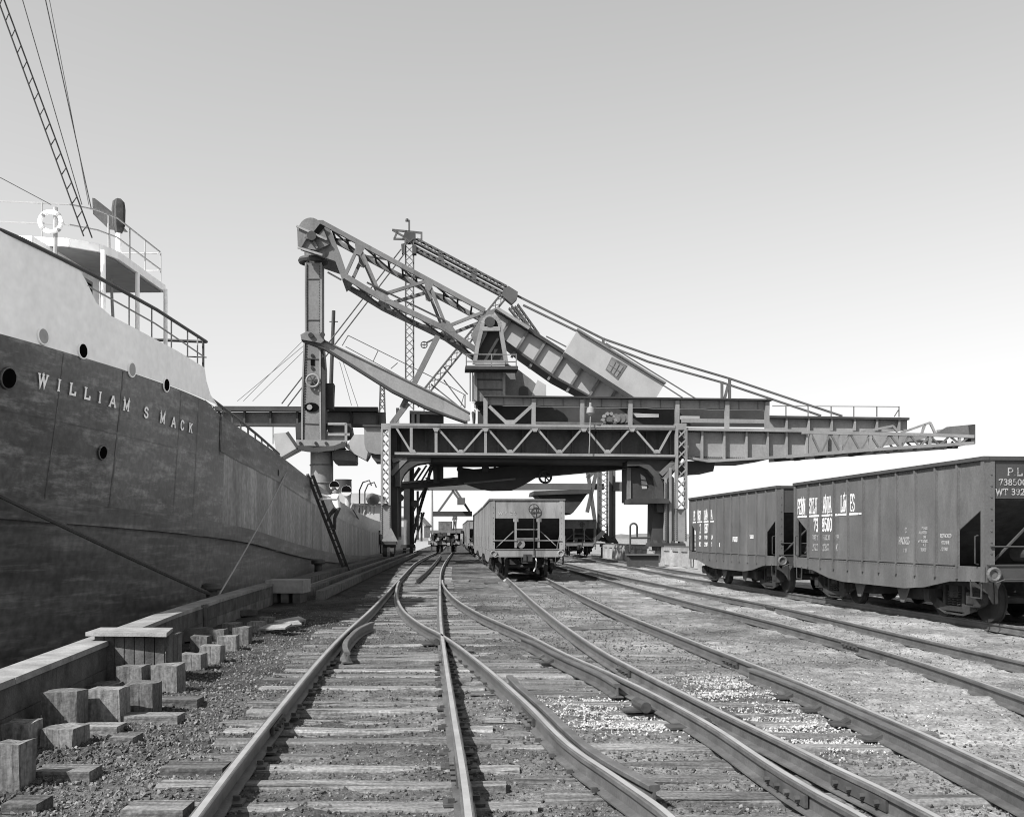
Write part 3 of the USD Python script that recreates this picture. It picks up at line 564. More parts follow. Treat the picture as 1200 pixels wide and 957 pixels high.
# ================================================================ hopper cars
CL, CW, CT = 9.1, 2.84, 2.98                                # body length, width, top above the rail
ZV = np.array([0, 0, 1.0])
def hopper(name, label, group, loc, rz, paint, letters=None, end_letters=None, end_paint=None):
    t = T(name, label, 'hopper car', loc, group, rz, local=True); end_paint = end_paint or paint
    hl, hw = CL / 2, CW / 2
    for sx in (-1, 1):
        x = sx * (hw - .05)
        poly = [(-hl + .10, CT - .03), (hl - .10, CT - .03), (hl - .10, 2.10), (hl - .93, 1.70), (hl - .93, 1.05), (-hl + .93, 1.05), (-hl + .93, 1.70), (-hl + .10, 2.10)]
        t.add('side_plate', MB().prism([(x, y, z) for y, z in poly], (sx * .02, 0, 0)), paint)
        sill = [(-hl, 1.06), (hl, 1.06), (hl, .80), (hl - 1.2, .76), (hl - 2.2, .60), (hl - 3.0, .54), (-hl + 3.0, .54), (-hl + 2.2, .60), (-hl + 1.2, .76), (-hl, .80)]
        t.add('side_sill', MB().prism([(sx * (hw - .045), y, z) for y, z in sill], (sx * .03, 0, 0)), paint)
        t.add('sill_ledge', MB().box((sx * (hw - .03), 0, 1.075), (.07, CL - 2.0, .025)), paint)
        nr = 10; ys_ = np.linspace(-hl + .93, hl - .93, nr)
        for y in ys_:
            m = MB().box((sx * (hw - .012), y, 1.98), (.05, .05, 1.94)); m.box((sx * (hw - .026), y, 1.98), (.012, .11, 1.94))
            m.box((sx * (hw + .005), y, .93), (.06, .05, .22)); t.add('side_rib', m, paint)
        rv = MB()
        for y in ys_:
            for z in np.arange(1.12, 2.92, .13):
                for o in (-.045, .045): rv.box((sx * (hw - .018), y + o, z), (.012, .018, .018))
        for y in np.arange(-hl + 1.0, hl - .95, .10): rv.box((sx * (hw - .012), y, 1.02), (.012, .02, .02)); rv.box((sx * (hw - .03), y, 2.9), (.012, .02, .02))
        t.add('rivet_rows', rv, paint, kind='stuff')
        t.add('top_coaming', MB().box((sx * (hw - .02), 0, CT), (.11, CL + .06, .07)), 'car_end_paint' if paint == 'car_paint' else 'car_paint')
        for sy in (-1, 1):
            cp = t.add('corner_post', MB().box((sx * (hw - .035), sy * (hl - .05), 1.88), (.10, .10, 2.18)).box((sx * (hw - .11), sy * (hl - .005), 1.88), (.16, .02, 2.18)), paint)
            for k in range(9):
                z = 1.1 + .2 * k
                t.add('rivet', MB().cyl((sx * (hw - .12), sy * (hl + .004), z), (sx * (hw - .12), sy * (hl + .02), z), .016, 6), paint, cp)
            t.add('grab_iron', MB().tube([(sx * (hw - .01), sy * (hl - .22), 1.62), (sx * (hw + .05), sy * (hl - .22), 1.60), (sx * (hw + .05), sy * (hl - .22), 1.12), (sx * (hw - .01), sy * (hl - .22), 1.10)], .017, 5), 'underframe' if paint != 'dusty_paint' else paint)
            t.add('stirrup_step', MB().tube([(sx * (hw - .02), sy * (hl - .12), .82), (sx * (hw - .02), sy * (hl - .14), .50), (sx * (hw - .02), sy * (hl - .46), .50), (sx * (hw - .02), sy * (hl - .48), .82)], .018, 5), 'underframe')
            r0 = np.array([sx * (hw - .14), sy * (hl + .03), .93]); th = np.linspace(0, 2 * np.pi, 15)
            t.add('poling_pocket', MB().tube([r0 + np.array([math.cos(a) * .105, sy * .03, math.sin(a) * .105]) for a in th], .035, 6).cyl(r0, r0 + [0, sy * .02, 0], .07, 12), paint)
    for sy in (-1, 1):
        y = sy * (hl - .03)
        t.add('end_plate', MB().box((0, y, (CT + 2.26) / 2), (CW - .14, .02, CT - 2.26 - .02)), end_paint)
        t.add('end_coaming', MB().box((0, y, CT), (CW, .10, .07)), 'car_end_paint' if paint == 'car_paint' else 'car_paint')
        sh = [(y - sy * .02, 2.30), (y - sy * .02, 2.24), (sy * (hl - 2.9), .72), (sy * (hl - 2.9), .78)]
        t.add('slope_sheet', MB().prism([(-hw + .08, a, b) for a, b in sh], (CW - .16, 0, 0)), 'underframe')
        for sx in (-.44, .44): t.add('end_post', MB().box((sx, y, 1.72), (.085, .09, 1.14)).box((sx, y, 2.2), (.2, .07, .12)), end_paint)
        t.add('end_sill', MB().box((0, sy * (hl - .01), .95), (CW - .1, .07, .30)).box((0, sy * (hl - .03), 1.09), (CW - .1, .16, .025)), end_paint)
        t.add('end_handrail', MB().cyl((-hw + .1, sy * (hl + .03), 1.42), (hw - .1, sy * (hl + .03), 1.42), .018, 6), end_paint)
        t.add('end_handrail', MB().cyl((-.42, sy * (hl + .0), 1.84), (.42, sy * (hl + .0), 1.84), .022, 6), end_paint)
        t.add('brake_step', MB().box((0, sy * (hl - .02), 1.5), (.84, .12, .05)), end_paint)
        for sx in (-1, 1): t.add('diagonal_strut', MB().bar((sx * .52, y - sy * .15, 1.78), (sx * 1.18, y - sy * .1, 1.16), .05, .03), end_paint)
        t.add('brake_shaft', MB().cyl((.25, sy * (hl + .07), .85), (.25, sy * (hl + .07), 2.62), .018, 6), 'underframe')
        th = np.linspace(0, 2 * np.pi, 15)
        t.add('brake_wheel', MB().tube([(.25 + .19 * math.cos(a), sy * (hl + .07), 2.62 + .19 * math.sin(a)) for a in th], .018, 5).bar((.06, sy * (hl + .07), 2.62), (.44, sy * (hl + .07), 2.62), .025).bar((.25, sy * (hl + .07), 2.43), (.25, sy * (hl + .07), 2.81), .025), 'underframe')
        cb = t.add('coupler', MB().box((0, sy * (hl + .14), .78), (.16, .4, .17)).box((-.02, sy * (hl + .36), .78), (.30, .20, .26)).box((.11, sy * (hl + .50), .78), (.09, .16, .26)).box((-.12, sy * (hl + .47), .78), (.11, .09, .24)), 'underframe')
        t.add('air_hose', MB().tube([(.32, sy * (hl + .06), .74), (.34, sy * (hl + .16), .66), (.30, sy * (hl + .26), .42), (.22, sy * (hl + .30), .26)], .028, 6), 'port_cover')
        t.add('uncoupling_rod', MB().tube([(-1.25, sy * (hl + .07), .78), (-1.1, sy * (hl + .09), .84), (-.15, sy * (hl + .09), .84)], .015, 5), end_paint)
        # truck
        cy = sy * (hl - 1.72)
        bol = t.add('truck_bolster', MB().box((0, cy, .55), (2.1, .34, .26)), 'underframe')
        for ay in (-.80, .80):
            ax = t.add('axle', MB().cyl((-1.05, cy + ay, .42), (1.05, cy + ay, .42), .07, 10), 'underframe')
            for sx in (-1, 1):
                pr = [(-.075, .02), (-.075, .08), (-.045, .08), (-.045, .24), (-.07, .36), (-.07, .415), (.03, .425), (.03, .455), (.062, .45), (.062, .36), (.03, .33), (.02, .24), (.06, .09), (.06, .02)]
                wv = []; nn = 26
                for a in np.arange(nn) / nn * 2 * np.pi: wv += [(sx * .76 - sx * px, cy + ay + r * math.cos(a), .42 + r * math.sin(a)) for px, r in pr]
                m_ = len(pr); wf = [[i * m_ + k, ((i + 1) % nn) * m_ + k, ((i + 1) % nn) * m_ + k + 1, i * m_ + k + 1] for i in range(nn) for k in range(m_ - 1)]
                t.add('wheel', MB().raw(wv, np.array(wf)), 'underframe', smooth=35)
        for sx in (-1, 1):
            fr = sg.Polygon([(-1.04, .54), (-.92, .62), (-.40, .82), (.40, .82), (.92, .62), (1.04, .54), (1.04, .36), (.92, .30), (.42, .16), (-.42, .16), (-.92, .30), (-1.04, .36)])
            fr = fr.difference(sg.box(-.30, .26, .30, .66)).difference(sg.Polygon([(-.62, .56), (-.40, .68), (-.40, .30), (-.62, .38)])).difference(sg.Polygon([(.62, .56), (.40, .68), (.40, .30), (.62, .38)]))
            sf = t.add('side_frame', MB().shape(fr, (sx * 1.0 - .05, cy, 0), (0, 1, 0), ZV, (.10, 0, 0)), 'underframe')
            for ay in (-.80, .80):
                t.add('journal_box', MB().box((sx * 1.06, cy + ay, .43), (.20, .26, .27)).box((sx * 1.17, cy + ay, .45), (.03, .22, .2)), 'underframe', sf)
            for ky in (-.17, 0, .17):
                sp = MB()
                zz = np.linspace(.27, .56, 41); sp.tube([(sx * 1.0 + .055 * math.cos(k * .95), cy + ky + .065 * math.sin(k * .95), z) for k, z in enumerate(zz)], .014, 4)
                t.add('coil_spring', sp, 'underframe', sf)
            t.add('tie_bar', MB().bar((sx * 1.03, cy - .8, .24), (sx * 1.03, cy - .3, .11), .05, .03).bar((sx * 1.03, cy - .3, .11), (sx * 1.03, cy + .3, .11), .05, .03).bar((sx * 1.03, cy + .3, .11), (sx * 1.03, cy + .8, .24), .05, .03), 'underframe', sf)
        t.add('brake_beam', MB().cyl((-.7, cy - sy * 1.3, .36), (.7, cy - sy * 1.3, .36), .04, 6).bar((-.7, cy - sy * 1.3, .36), (-.7, cy - sy * 1.24, .55), .06, .08).bar((.7, cy - sy * 1.3, .36), (.7, cy - sy * 1.24, .55), .06, .08), 'underframe')
    t.add('centre_sill', MB().box((0, 0, .70), (.36, CL - .1, .30)), 'underframe')
    t.add('floor_plate', MB().box((0, 0, 1.0), (CW - .3, 3.2, .03)), 'underframe')
    for k in (-1.05, 1.05):
        for sx in (-1, 1):
            x0 = sx * .24
            t.add('hopper_chute', MB().prism([(x0, k - .85, .95), (x0, k + .85, .95), (x0, k + .36, .30), (x0, k - .36, .30)], (sx * .78, 0, 0)), 'underframe')
            t.add('chute_bracket', MB().prism([(sx * 1.16, k - .32, .62), (sx * 1.16, k + .32, .62), (sx * 1.16, k + .1, .22), (sx * 1.16, k - .05, .22)], (sx * .03, 0, 0)), 'car_paint')
    t.add('brake_cylinder', MB().cyl((.7, hl - 1.0, 1.25), (.7, hl - .45, 1.25), .15, 14), end_paint); t.add('air_tank', MB().cyl((-.2, -hl + .45, 1.28), (-.2, -hl + 1.0, 1.28), .15, 14), end_paint)
    if letters:                                             # on the side that faces the ship (x = -hw)
        xs = -hw + .03 - .002
        def words(text, yc, z, h, wx, gap, mat, bold, nm):
            out, w = write_line(text, h, wx, gap, bold)
            for ch, g in out:
                for gg in getattr(g, 'geoms', [g]):
                    pass
                t.add(nm, MB().shape(g, (xs, yc, z), (0, -1, 0), ZV, (-.004, 0, 0)), mat)
            return w
        letters(t, words, xs)
    if end_letters: end_letters(t)
    return t
dirE = math.atan2(-ES, 1.0)
def e_loc(Ynear):
    yc = Ynear + CL / 2 * math.cos(dirE); return (e_mid(yc), yc, ZR - .03)
RIB = (CL - 1.86) / 9
def panel(k): return CL / 2 - (.13 if k == 0 else .93 + RIB * (k - 1) + .05)          # where panel k's writing may start, counted from the far end
def in_panels(words, groups, z, h, wx, gap, mat, bold, nm):
    for k, off, s_ in groups: words(s_, panel(k) - off, z, h, wx, gap, mat, bold, nm)
def let_e1(t, words, xs):
    in_panels(words, ((0, .05, 'PENN'), (1, .0, 'SYLV'), (2, .08, 'ANIA'), (3, .33, 'LIN'), (4, .06, 'ES')), 2.20, .36, .37, .14, 'lettering_white', .068, 'letter')
    for k in range(5): t.add('underline', MB().box((xs - .003, panel(k) - (.40 if k == 0 else .325), 2.12), (.005, .70 if k == 0 else .65, .045)), 'lettering_white')
    in_panels(words, ((1, .30, '73'), (2, .03, '8500')), 1.74, .30, .54, .2, 'lettering_white', .075, 'numeral')
    in_panels(words, ((1, .2, "CAP'Y"), (2, .06, '110000'), (3, .05, 'LB')), 1.52, .115, .7, .25, 'faded_lettering', .085, 'small_letter')
    in_panels(words, ((1, .2, 'BUILT'), (2, .06, "2'1907"), (3, .05, '87')), 1.26, .15, .52, .2, 'faded_lettering', .085, 'small_letter')
    words('PACKED', panel(7) - .03, 1.45, .13, .62, .12, 'faded_lettering', .08, 'small_letter')
    words("7 11", panel(7) - .2, 1.28, .07, .9, .2, 'faded_lettering', .08, 'small_letter'); words('C', panel(7) - .3, 1.68, .10, .8, .2, 'faded_lettering', .07, 'small_letter')
    for k, (s_, h_, o) in enumerate((('BRAKES', .05, .18), ('ALL STEEL', .05, .08), ('CAR', .045, .25), ('INSIDE LENGTH', .045, .04), ('K 1', .06, .25), ('TESTED', .05, .15))): words(s_, panel(8) - o, 1.74 - k * .085, h_, .8, .15, 'faded_lettering', .075, 'small_letter')
    for k, (s_, h_, o) in enumerate((('REPACKED', .07, .1), ('PITCAIRN', .06, .12), ('6 12 1907', .06, .1))): words(s_, panel(9) - o, 1.58 - k * .125, h_, .75, .15, 'faded_lettering', .08, 'small_letter')
def let_e1_end(t):
    y = -CL / 2 - .002 + .03 - .012
    def w(text, x, z, h):
        out, _ = write_line(text, h, .95, .2, .085)
        for ch, g in out: t.add('end_letter', MB().shape(g, (x, y, z), (1, 0, 0), ZV, (0, -.004, 0)), 'faded_lettering')
    w('P.L.', -.98, 2.68, .125); w('738500', -1.14, 2.51, .10); w('WT 39200', -1.20, 2.34, .10)
def let_e2(t, words, xs):
    in_panels(words, ((0, .35, 'PE'), (1, .02, 'NNSY'), (2, .02, 'LVAN'), (3, .05, 'IA')), 2.20, .30, .36, .12, 'lettering_white', .068, 'letter')
    for k in range(4): t.add('underline', MB().box((xs - .003, panel(k) - (.5 if k == 0 else .2 if k == 3 else .325), 2.12), (.005, .5 if k == 0 else .4 if k == 3 else .65, .045)), 'lettering_white')
    in_panels(words, ((1, .3, '2'), (2, .05, '1387')), 1.74, .30, .5, .2, 'lettering_white', .075, 'numeral')
    in_panels(words, ((1, .2, "CAP"), (2, .06, '11000'), (3, .1, 'LB')), 1.52, .12, .7, .25, 'lettering_white', .068, 'small_letter')
    in_panels(words, ((1, .2, 'BLT'), (2, .06, "2'1907"), (3, .1, '7'), (4, .2, '8')), 1.27, .13, .7, .2, 'lettering_white', .068, 'small_letter')
    words('PACKED', panel(6) - .05, 1.45, .14, .6, .12, 'lettering_white', .068, 'small_letter'); words('TESTED', panel(8) - .1, 1.55, .09, .7, .12, 'lettering_white', .068, 'small_letter')
Y1, Y2 = 18.2, 28.55
hopper('hopper_car', 'dark steel hopper car numbered 738500 with LINES lettering, nearest on the right', 'dark lettered hopper cars on the right track', e_loc(Y1), dirE, 'car_paint', let_e1, let_e1_end, 'car_end_paint')
hopper('hopper_car', 'dark steel hopper car coupled behind the one numbered 738500', 'dark lettered hopper cars on the right track', e_loc(Y2), dirE, 'car_paint', let_e2, None, 'car_end_paint')
def on_track(l, r_, Yn):
    yc = Yn + CL / 2; x = (float(l[0](yc)) + float(r_[0](yc))) / 2; d = (float(l[0](yc + 3)) + float(r_[0](yc + 3)) - float(l[0](yc - 3)) - float(r_[0](yc - 3))) / 12
    return (x, yc, ZR), math.atan2(-d, 1.0)
def faint(t):
    y = -CL / 2 + .016
    out, _ = write_line('WT 39', .10, 1.3, .4, .085)
    for ch, g in out: t.add('end_letter', MB().shape(g, (-1.1, y, 2.42), (1, 0, 0), ZV, (0, -.004, 0)), 'faded_lettering')
GC = 'pale dusty hopper cars under the unloader'
l, r_ = on_track(C_L, C_R, 39.0)
h3 = hopper('dusty_hopper_car', 'pale dusty hopper car facing us with open end under the unloader', GC, l, r_, 'dusty_paint', None, faint)
l, r_ = on_track(C_L, C_R, 49.4); copy_of(h3, l, r_, 'pale dusty hopper car coupled right behind the one facing us', GC)
l, r_ = on_track(C_L, C_R, 59.8); copy_of(h3, l, r_, 'third pale hopper car back on the centre track', GC)
l, r_ = on_track(E_L, E_R, 86.0)
h4 = hopper('far_hopper_car', 'dark hopper car seen end on to the right behind the pale one', 'far dark hopper cars under the unloader', (5.45, 90.5, ZR), .04, 'car_paint', None, None, 'crane_steel')
for k, (x, y, a, lb) in enumerate(((-2.7, 93, .06, 'distant hopper car left of the pale ones, nearest of its string'), (-3.35, 103.4, .06, 'distant hopper car left of the pale ones, second in its string'), (-4.0, 113.8, .06, 'distant hopper car left of the pale ones, third in its string'))):
    copy_of(h3, (x, y, ZR), a, lb, 'distant hopper cars beyond the pale ones')
# flat car with its load, far down the ship side track
fy = 104.0; fx = (X(A_L, fy) + X(A_R, fy)) / 2
fc = T('flat_car', 'flat car with boxes and scrap on the far end of the ship side track', 'flat car', (fx, fy, ZR))
fc.add('deck', MB().box((fx, fy + 4.5, 2.1 + ZR), (3.4, 9.5, .3)), 'crane_steel'); fc.add('end_sill', MB().box((fx, fy - .3, 1.0 + ZR), (3.2, .15, .42)), 'dusty_paint')
for sx in (-1.25, -.4, .4, 1.25): fc.add('side_stake', MB().box((fx + sx, fy - .2, 1.1 + ZR), (.14, .12, 1.9)), 'crane_dark')
for ay in (.9, 2.7, 6.5, 8.3):
    for sx in (-.76, .76): fc.add('wheel', MB().cyl((fx + sx - .07, fy + ay, .42 + ZR), (fx + sx + .07, fy + ay, .42 + ZR), .44, 16), 'underframe')
fc.add('underbody', MB().box((fx, fy + 4.5, 1.3 + ZR), (2.4, 8.8, 1.3)), 'crane_dark')
for k in range(40):
    c = np.array([fx + RNG.uniform(-1.4, 1.4), fy - .45 + RNG.uniform(-.1, .15), ZR + RNG.uniform(.85, 1.95)]); fc.add('scrap_piece', MB().box(c, RNG.uniform(.1, .4, 3)), ['dusty_paint', 'underframe', 'crane_dark'][k % 3])
single('load_crate', MB().box((fx + .05, fy + 1.2, ZR + 2.7), (1.35, 1.0, .9)), 'plank_wood', 'pale crate standing on the far flat car', 'crate', loc=(fx, fy + 1.2, ZR + 2.25))
# ================================================================ the ship
_hb = PchipInterpolator([7.6, 9, 11, 13, 15, 17, 19, 21, 23.5, 27, 30, 36, 124, 130, 136, 140], [0, 1.5, 3.1, 4.4, 5.25, 5.95, 6.45, 6.85, 7.2, 7.42, 7.5, 7.5, 7.5, 6.6, 4.2, 0.3])
def s_mid(Y): return -15.1 - .053 * (Y - 30)
ZTOP = PchipInterpolator([7, 12, 17.4, 21, 25.2, 26.2, 34.4, 42.2, 57, 74, 100, 125, 141], [5.5, 5.25, 5.11, 5.08, 5.06, 4.88, 4.47, 4.04, 3.35, 2.95, 2.8, 2.9, 3.4])
ZS1 = PchipInterpolator([7, 12, 17.4, 27, 40, 52, 70, 141], [2.9, 2.65, 2.44, 2.06, 1.35, .85, .5, .5])     # upper edge of the rubbing strake
ZS2 = PchipInterpolator([7, 12, 17.4, 27, 40, 52, 70, 141], [2.5, 2.25, 2.04, 1.66, .90, .40, .1, .1])
def flare(Y, z):
    """How far the side tucks in below the deck (a bow's flare, a little tumble further aft)."""
    k = np.clip((30 - Y) / 20, 0, 1) ** 1.3
    return k * 2.0 * np.clip((5.2 - z) / 6.5, 0, 1) ** 1.15
def h_x(Y, z, side=1):
    b = np.maximum(_hb(Y) - flare(Y, z) * np.clip(_hb(Y) / 3, 0, 1), 0.02)
    return s_mid(Y) + side * b
def hull_hit(px, py):
    lo, hi = 10.0, 120.0
    f = lambda Y: (px - CX) / F * Y - float(h_x(Y, CAMZ + (HY - py) / F * Y))
    for _ in range(60):
        m = (lo + hi) / 2
        if f(m) > 0: lo = m
        else: hi = m
    Y = (lo + hi) / 2; return np.array([(px - CX) / F * Y, Y, CAMZ + (HY - py) / F * Y])
def hull_frame(p, e=.05):
    t = np.array([float(h_x(p[1] + e, p[2]) - h_x(p[1] - e, p[2])), 2 * e, 0]); t /= np.linalg.norm(t)
    w = np.array([float(h_x(p[1], p[2] + e) - h_x(p[1], p[2] - e)), 0, 2 * e]); w /= np.linalg.norm(w)
    n = np.cross(w, -t); n /= np.linalg.norm(n)
    if n[0] < 0: n = -n
    return t, w, n
SY = np.unique(np.concatenate([np.linspace(7.6, 36, 60), np.linspace(36, 124, 45), np.linspace(124, 140, 14)]))
def strip(z0, z1, ys_, out=0.0, side=1, n=6):
    """A strip of the ship's side between the heights z0(Y) and z1(Y)."""
    v, m = [], n + 1
    for Y in ys_:
        for k in range(m):
            z = float(z0(Y) + (z1(Y) - z0(Y)) * k / n); v.append([float(h_x(Y, z, side)) + side * out, Y, z])
    f = [[i * m + k, (i + 1) * m + k, (i + 1) * m + k + 1, i * m + k + 1][::side] for i in range(len(ys_) - 1) for k in range(n)]
    return MB().raw(v, np.array(f))
const = lambda c: (lambda Y: c)
ship = T('cargo_ship', 'dark hulled lake cargo ship with white forecastle moored along the dock', 'ship', (s_mid(30), 30, -1.3))
for sd in (1, -1):
    ship.add('upper_plating', strip(ZS1, lambda Y: min(float(ZTOP(Y)), 5.12) if Y < 26.2 else float(ZTOP(Y)), SY[SY < 27.2], 0, sd, 8), 'hull_paint', smooth=True)
    ship.add('midship_plating', strip(ZS1, lambda Y: float(ZTOP(Y)) - .88, SY[(SY >= SY[SY < 27.2].max()) & (SY < 140)], 0, sd, 8), 'hull_patched', smooth=True)
    ship.add('bulwark_plating', strip(lambda Y: float(ZTOP(Y)) - .92, ZTOP, SY[(SY > 26.35) & (SY <= 140)], .018, sd, 2), 'hull_paint', smooth=True)
    st = strip(ZS2, ZS1, SY, .10, sd, 2); ship.add('rubbing_strake', st, 'hull_lower', smooth=True)
    ship.add('strake_ledge', MB().raw(*[(lambda a, b, k: (np.vstack([a, b]), np.stack([np.arange(k - 1), np.arange(1, k), np.arange(1, k) + k, np.arange(k - 1) + k], 1)[:, ::sd]))(np.array([[float(h_x(Y, float(z(Y)), sd)), Y, float(z(Y))] for Y in SY]), np.array([[float(h_x(Y, float(z(Y)), sd)) + sd * .10, Y, float(z(Y))] for Y in SY]), len(SY)) for z in (ZS1,)][0]), 'hull_lower')
    ship.add('lower_plating', strip(const(-1.6), ZS2, SY, 0, sd, 6), 'hull_lower', smooth=True)
    # plate laps: vertical seams where one plate overlaps the next
    for Y in (18.6, 20.6, 23.4, 24.6, 26.45, 33.0, 41.0, 49.0, 57.0, 65.0):
        ship.add('plate_seam', strip(lambda y: float(ZS1(y)) if Y < 26 else float(ZTOP(y)) - 1.0, lambda y: min(float(ZTOP(y)) - .03, 5.05), np.array([Y, Y + (.055 if Y in (20.6, 26.45) else .02)]), .03 if Y > 26 else .008, sd, 3), 'hull_lower')
    ship.add('horizontal_seam', strip(lambda y: 3.86 - .02 * (y - 17), lambda y: 3.89 - .02 * (y - 17), SY[SY < 25], .012, sd, 1), 'hull_paint')
    # white forecastle plating
    def zw(Y):
        pts = [(7.6, 7.3), (19.0, 6.74), (19.3, 6.5), (19.6, 6.2), (20.1, 6.06), (22, 5.96), (25.0, 5.85), (25.15, 5.55), (25.5, 5.25), (26.1, 5.08)]
        return float(np.interp(Y, [p[0] for p in pts], [p[1] for p in pts]))
    WY = np.unique(np.concatenate([np.linspace(7.6, 19, 24), np.array([19.15, 19.3, 19.45, 19.6, 19.8, 20.1]), np.linspace(20.1, 25, 14), np.array([25.05, 25.15, 25.3, 25.5, 25.8, 26.1])]))
    ship.add('forecastle_plating', strip(lambda Y: 5.08, zw, WY, .012, sd, 4), 'ship_white', smooth=True)
    ship.add('cap_rail', MB().tube([[float(h_x(Y, 6.0, sd)) + sd * .03, Y, z] for Y, z in ((7.8, 7.36), (10, 7.2), (13, 7.0), (17.4, 6.78), (19.5, 6.70), (22, 6.60), (25.1, 6.50))], .038, 6), 'wire_dark')
    if sd == 1:
        ship.add('mid_rail', MB().tube([[float(h_x(Y, 6.0)) + .0, Y, z] for Y, z in ((19.3, 6.46), (22, 6.30), (24.95, 6.12))], .018, 5), 'port_cover')
    for Y in (19.8, 20.9, 21.9, 22.9, 23.9, 24.6):
        ship.add('stanchion', MB().cyl([float(h_x(Y, 6.0, sd)) - sd * .03, Y, 5.8], [float(h_x(Y, 6.0, sd)) - sd * .03, Y, 6.55 if Y > 22 else 6.65], .016, 6), 'port_cover')
for z, r_ in ((6.50, .04), (6.12, .016)):
    ship.add('cross_rail', MB().tube([[float(h_x(25.1, 6.0)) + .03, 25.1, z], [float(h_x(25.1, 6)) - 1.3, 24.9, z + .02]], r_, 6), 'wire_dark')
ship.add('stanchion', MB().cyl([float(h_x(25, 6.0)) - .02, 25.0, 5.8], [float(h_x(25, 6.0)) - .02, 25.0, 6.5], .03, 6), 'wire_dark')
ship.add('stern_plate', MB().prism([[float(h_x(140, 0, -1)), 140, -1.5], [float(h_x(140, 0, 1)), 140, -1.5], [float(h_x(140, 0, 1)), 140, 3.3], [float(h_x(140, 0, -1)), 140, 3.3]], (0, .05, 0)), 'hull_paint')
def deck(y0, y1, dz, mat, nm):
    ys_ = SY[(SY >= y0) & (SY <= y1)]; k = len(ys_)
    a = np.array([[float(h_x(Y, 4.5, -1)) + .1, Y, float(ZTOP(Y)) + dz] for Y in ys_]); b = np.array([[float(h_x(Y, 4.5)) - .1, Y, float(ZTOP(Y)) + dz] for Y in ys_]); i = np.arange(k - 1)
    ship.add(nm, MB().raw(np.vstack([a, b]), np.stack([i, i + 1, i + 1 + k, i + k][::-1], 1)), mat)
deck(7.6, 26.3, .0, 'plank_wood', 'forecastle_deck'); deck(26, 140, -1.0, 'plank_wood', 'main_deck')
ship.add('forecastle_bulkhead', MB().prism([[float(h_x(26.1, 5, -1)) + .1, 26.1, 3.6], [float(h_x(26.1, 5)) - .12, 26.1, 3.6], [float(h_x(26.1, 5)) - .12, 26.1, 5.05], [float(h_x(26.1, 5, -1)) + .1, 26.1, 5.05]], (0, .05, 0)), 'ship_white')
# portholes
for px, py, r_, kind in ((49.5, 394, .135, 0), (96, 411, .135, 1), (153.6, 433, .14, 0), (194, 451, .14, 1), (119.5, 530, .13, 1), (9, 443, .17, 1), (325.5, 553.5, .10, 1)):
    p = hull_hit(px, py); t, w, n = hull_frame(p); th = np.arange(24) / 24 * 2 * np.pi
    c = p + n * .02; ph = ship.add('porthole', MB().prism([c + r_ * (math.cos(a) * t + math.sin(a) * w) for a in th], n * .012), 'black_void' if kind else 'port_cover')
    th = np.linspace(0, 2 * np.pi, 25); ship.add('porthole_rim', MB().tube([c + r_ * 1.05 * (math.cos(a) * t + math.sin(a) * w) for a in th], .018, 5), 'hull_paint' if py > 440 and px < 150 or py > 500 else 'ship_white', ph)
# the name on the bow
for ch, px, py, wl in (('W', 49, 445.3, .27), ('I', 68, 451.2, .13), ('L', 84.2, 455.6, .2), ('L', 101.3, 460.7, .2), ('I', 116, 465.3, .13), ('A', 131, 470.4, .22), ('M', 147, 475, .25), ('S', 170.3, 483.2, .18), ('M', 189.5, 490, .25), ('A', 202.4, 494.8, .22), ('C', 212.6, 498, .2), ('K', 222.5, 501.2, .22)):
    p = hull_hit(px, py); t, w, n = hull_frame(p); g, gw = glyph(ch, .20, 1.0, .10); g = affinity.scale(g, wl / max(gw, .01) * (.9 if ch != 'I' else .62), 1, origin=(0, 0))
    bx = (g.bounds[0] + g.bounds[2]) / 2
    ship.add('name_letter', MB().shape(g, p + n * .02 + t * -bx * 1 - w * .10, t, w, n * .006), 'name_white')
# bridge: roof slab, posts, cabin
RZ = 7.40
rp = [(-8.05, 23.7), (-8.05, 20.9), (-8.22, 20.35), (-8.65, 20.0), (-15.3, 18.9), (-22.0, 20.0), (-22.6, 20.9), (-22.6, 24.0)]
roof = ship.add('bridge_roof', MB().prism([[x, y, RZ] for x, y in rp], (0, 0, .06)), 'ship_white')
ed = rp[:]
for (x0, y0), (x1, y1) in zip(ed, ed[1:] + ed[:1]): ship.add('roof_edge', MB().bar([x0, y0, RZ + .06], [x1, y1, RZ + .06], .16, .06, ZD), 'ship_white', roof)
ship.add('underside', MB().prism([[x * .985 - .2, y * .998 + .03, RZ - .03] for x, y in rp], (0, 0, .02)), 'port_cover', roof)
cab = ship.add('cabin', MB().box([-14.4, 20.9, 6.22], (10.8, 3.4, 2.3)), 'ship_white')
ship.add('cabin_door', MB().box([-8.985, 21.55, 6.25], (.03, .62, 1.7)), 'black_void', cab); ship.add('door_frame', MB().box([-8.992, 21.55, 6.25], (.03, .76, 1.84)), 'port_cover', cab)
for k in range(7): ship.add('cabin_window', MB().box([-10.4 - k * 1.4, 19.19, 6.7], (.8, .03, .7)), 'black_void', cab)
for px, yb, Yp in ((121, 375, 20.3), (161, 396, 22.0), (194, 415, 23.5)):
    b = P(px, yb, Yp); ship.add('roof_post', MB().cyl([b[0], Yp, 5.7], [b[0], Yp, RZ], .05, 8), 'ship_white')
for x, y in ((-8.2, 20.8), (-8.1, 21.7), (-8.1, 22.6), (-8.1, 23.6), (-9.2, 20.05), (-10.6, 19.85), (-12, 19.65), (-9.3, 23.6), (-10.6, 23.6)):
    ship.add('roof_stanchion', MB().cyl([x, y, RZ + .1], [x, y, RZ + .86], .016, 5), 'port_cover')
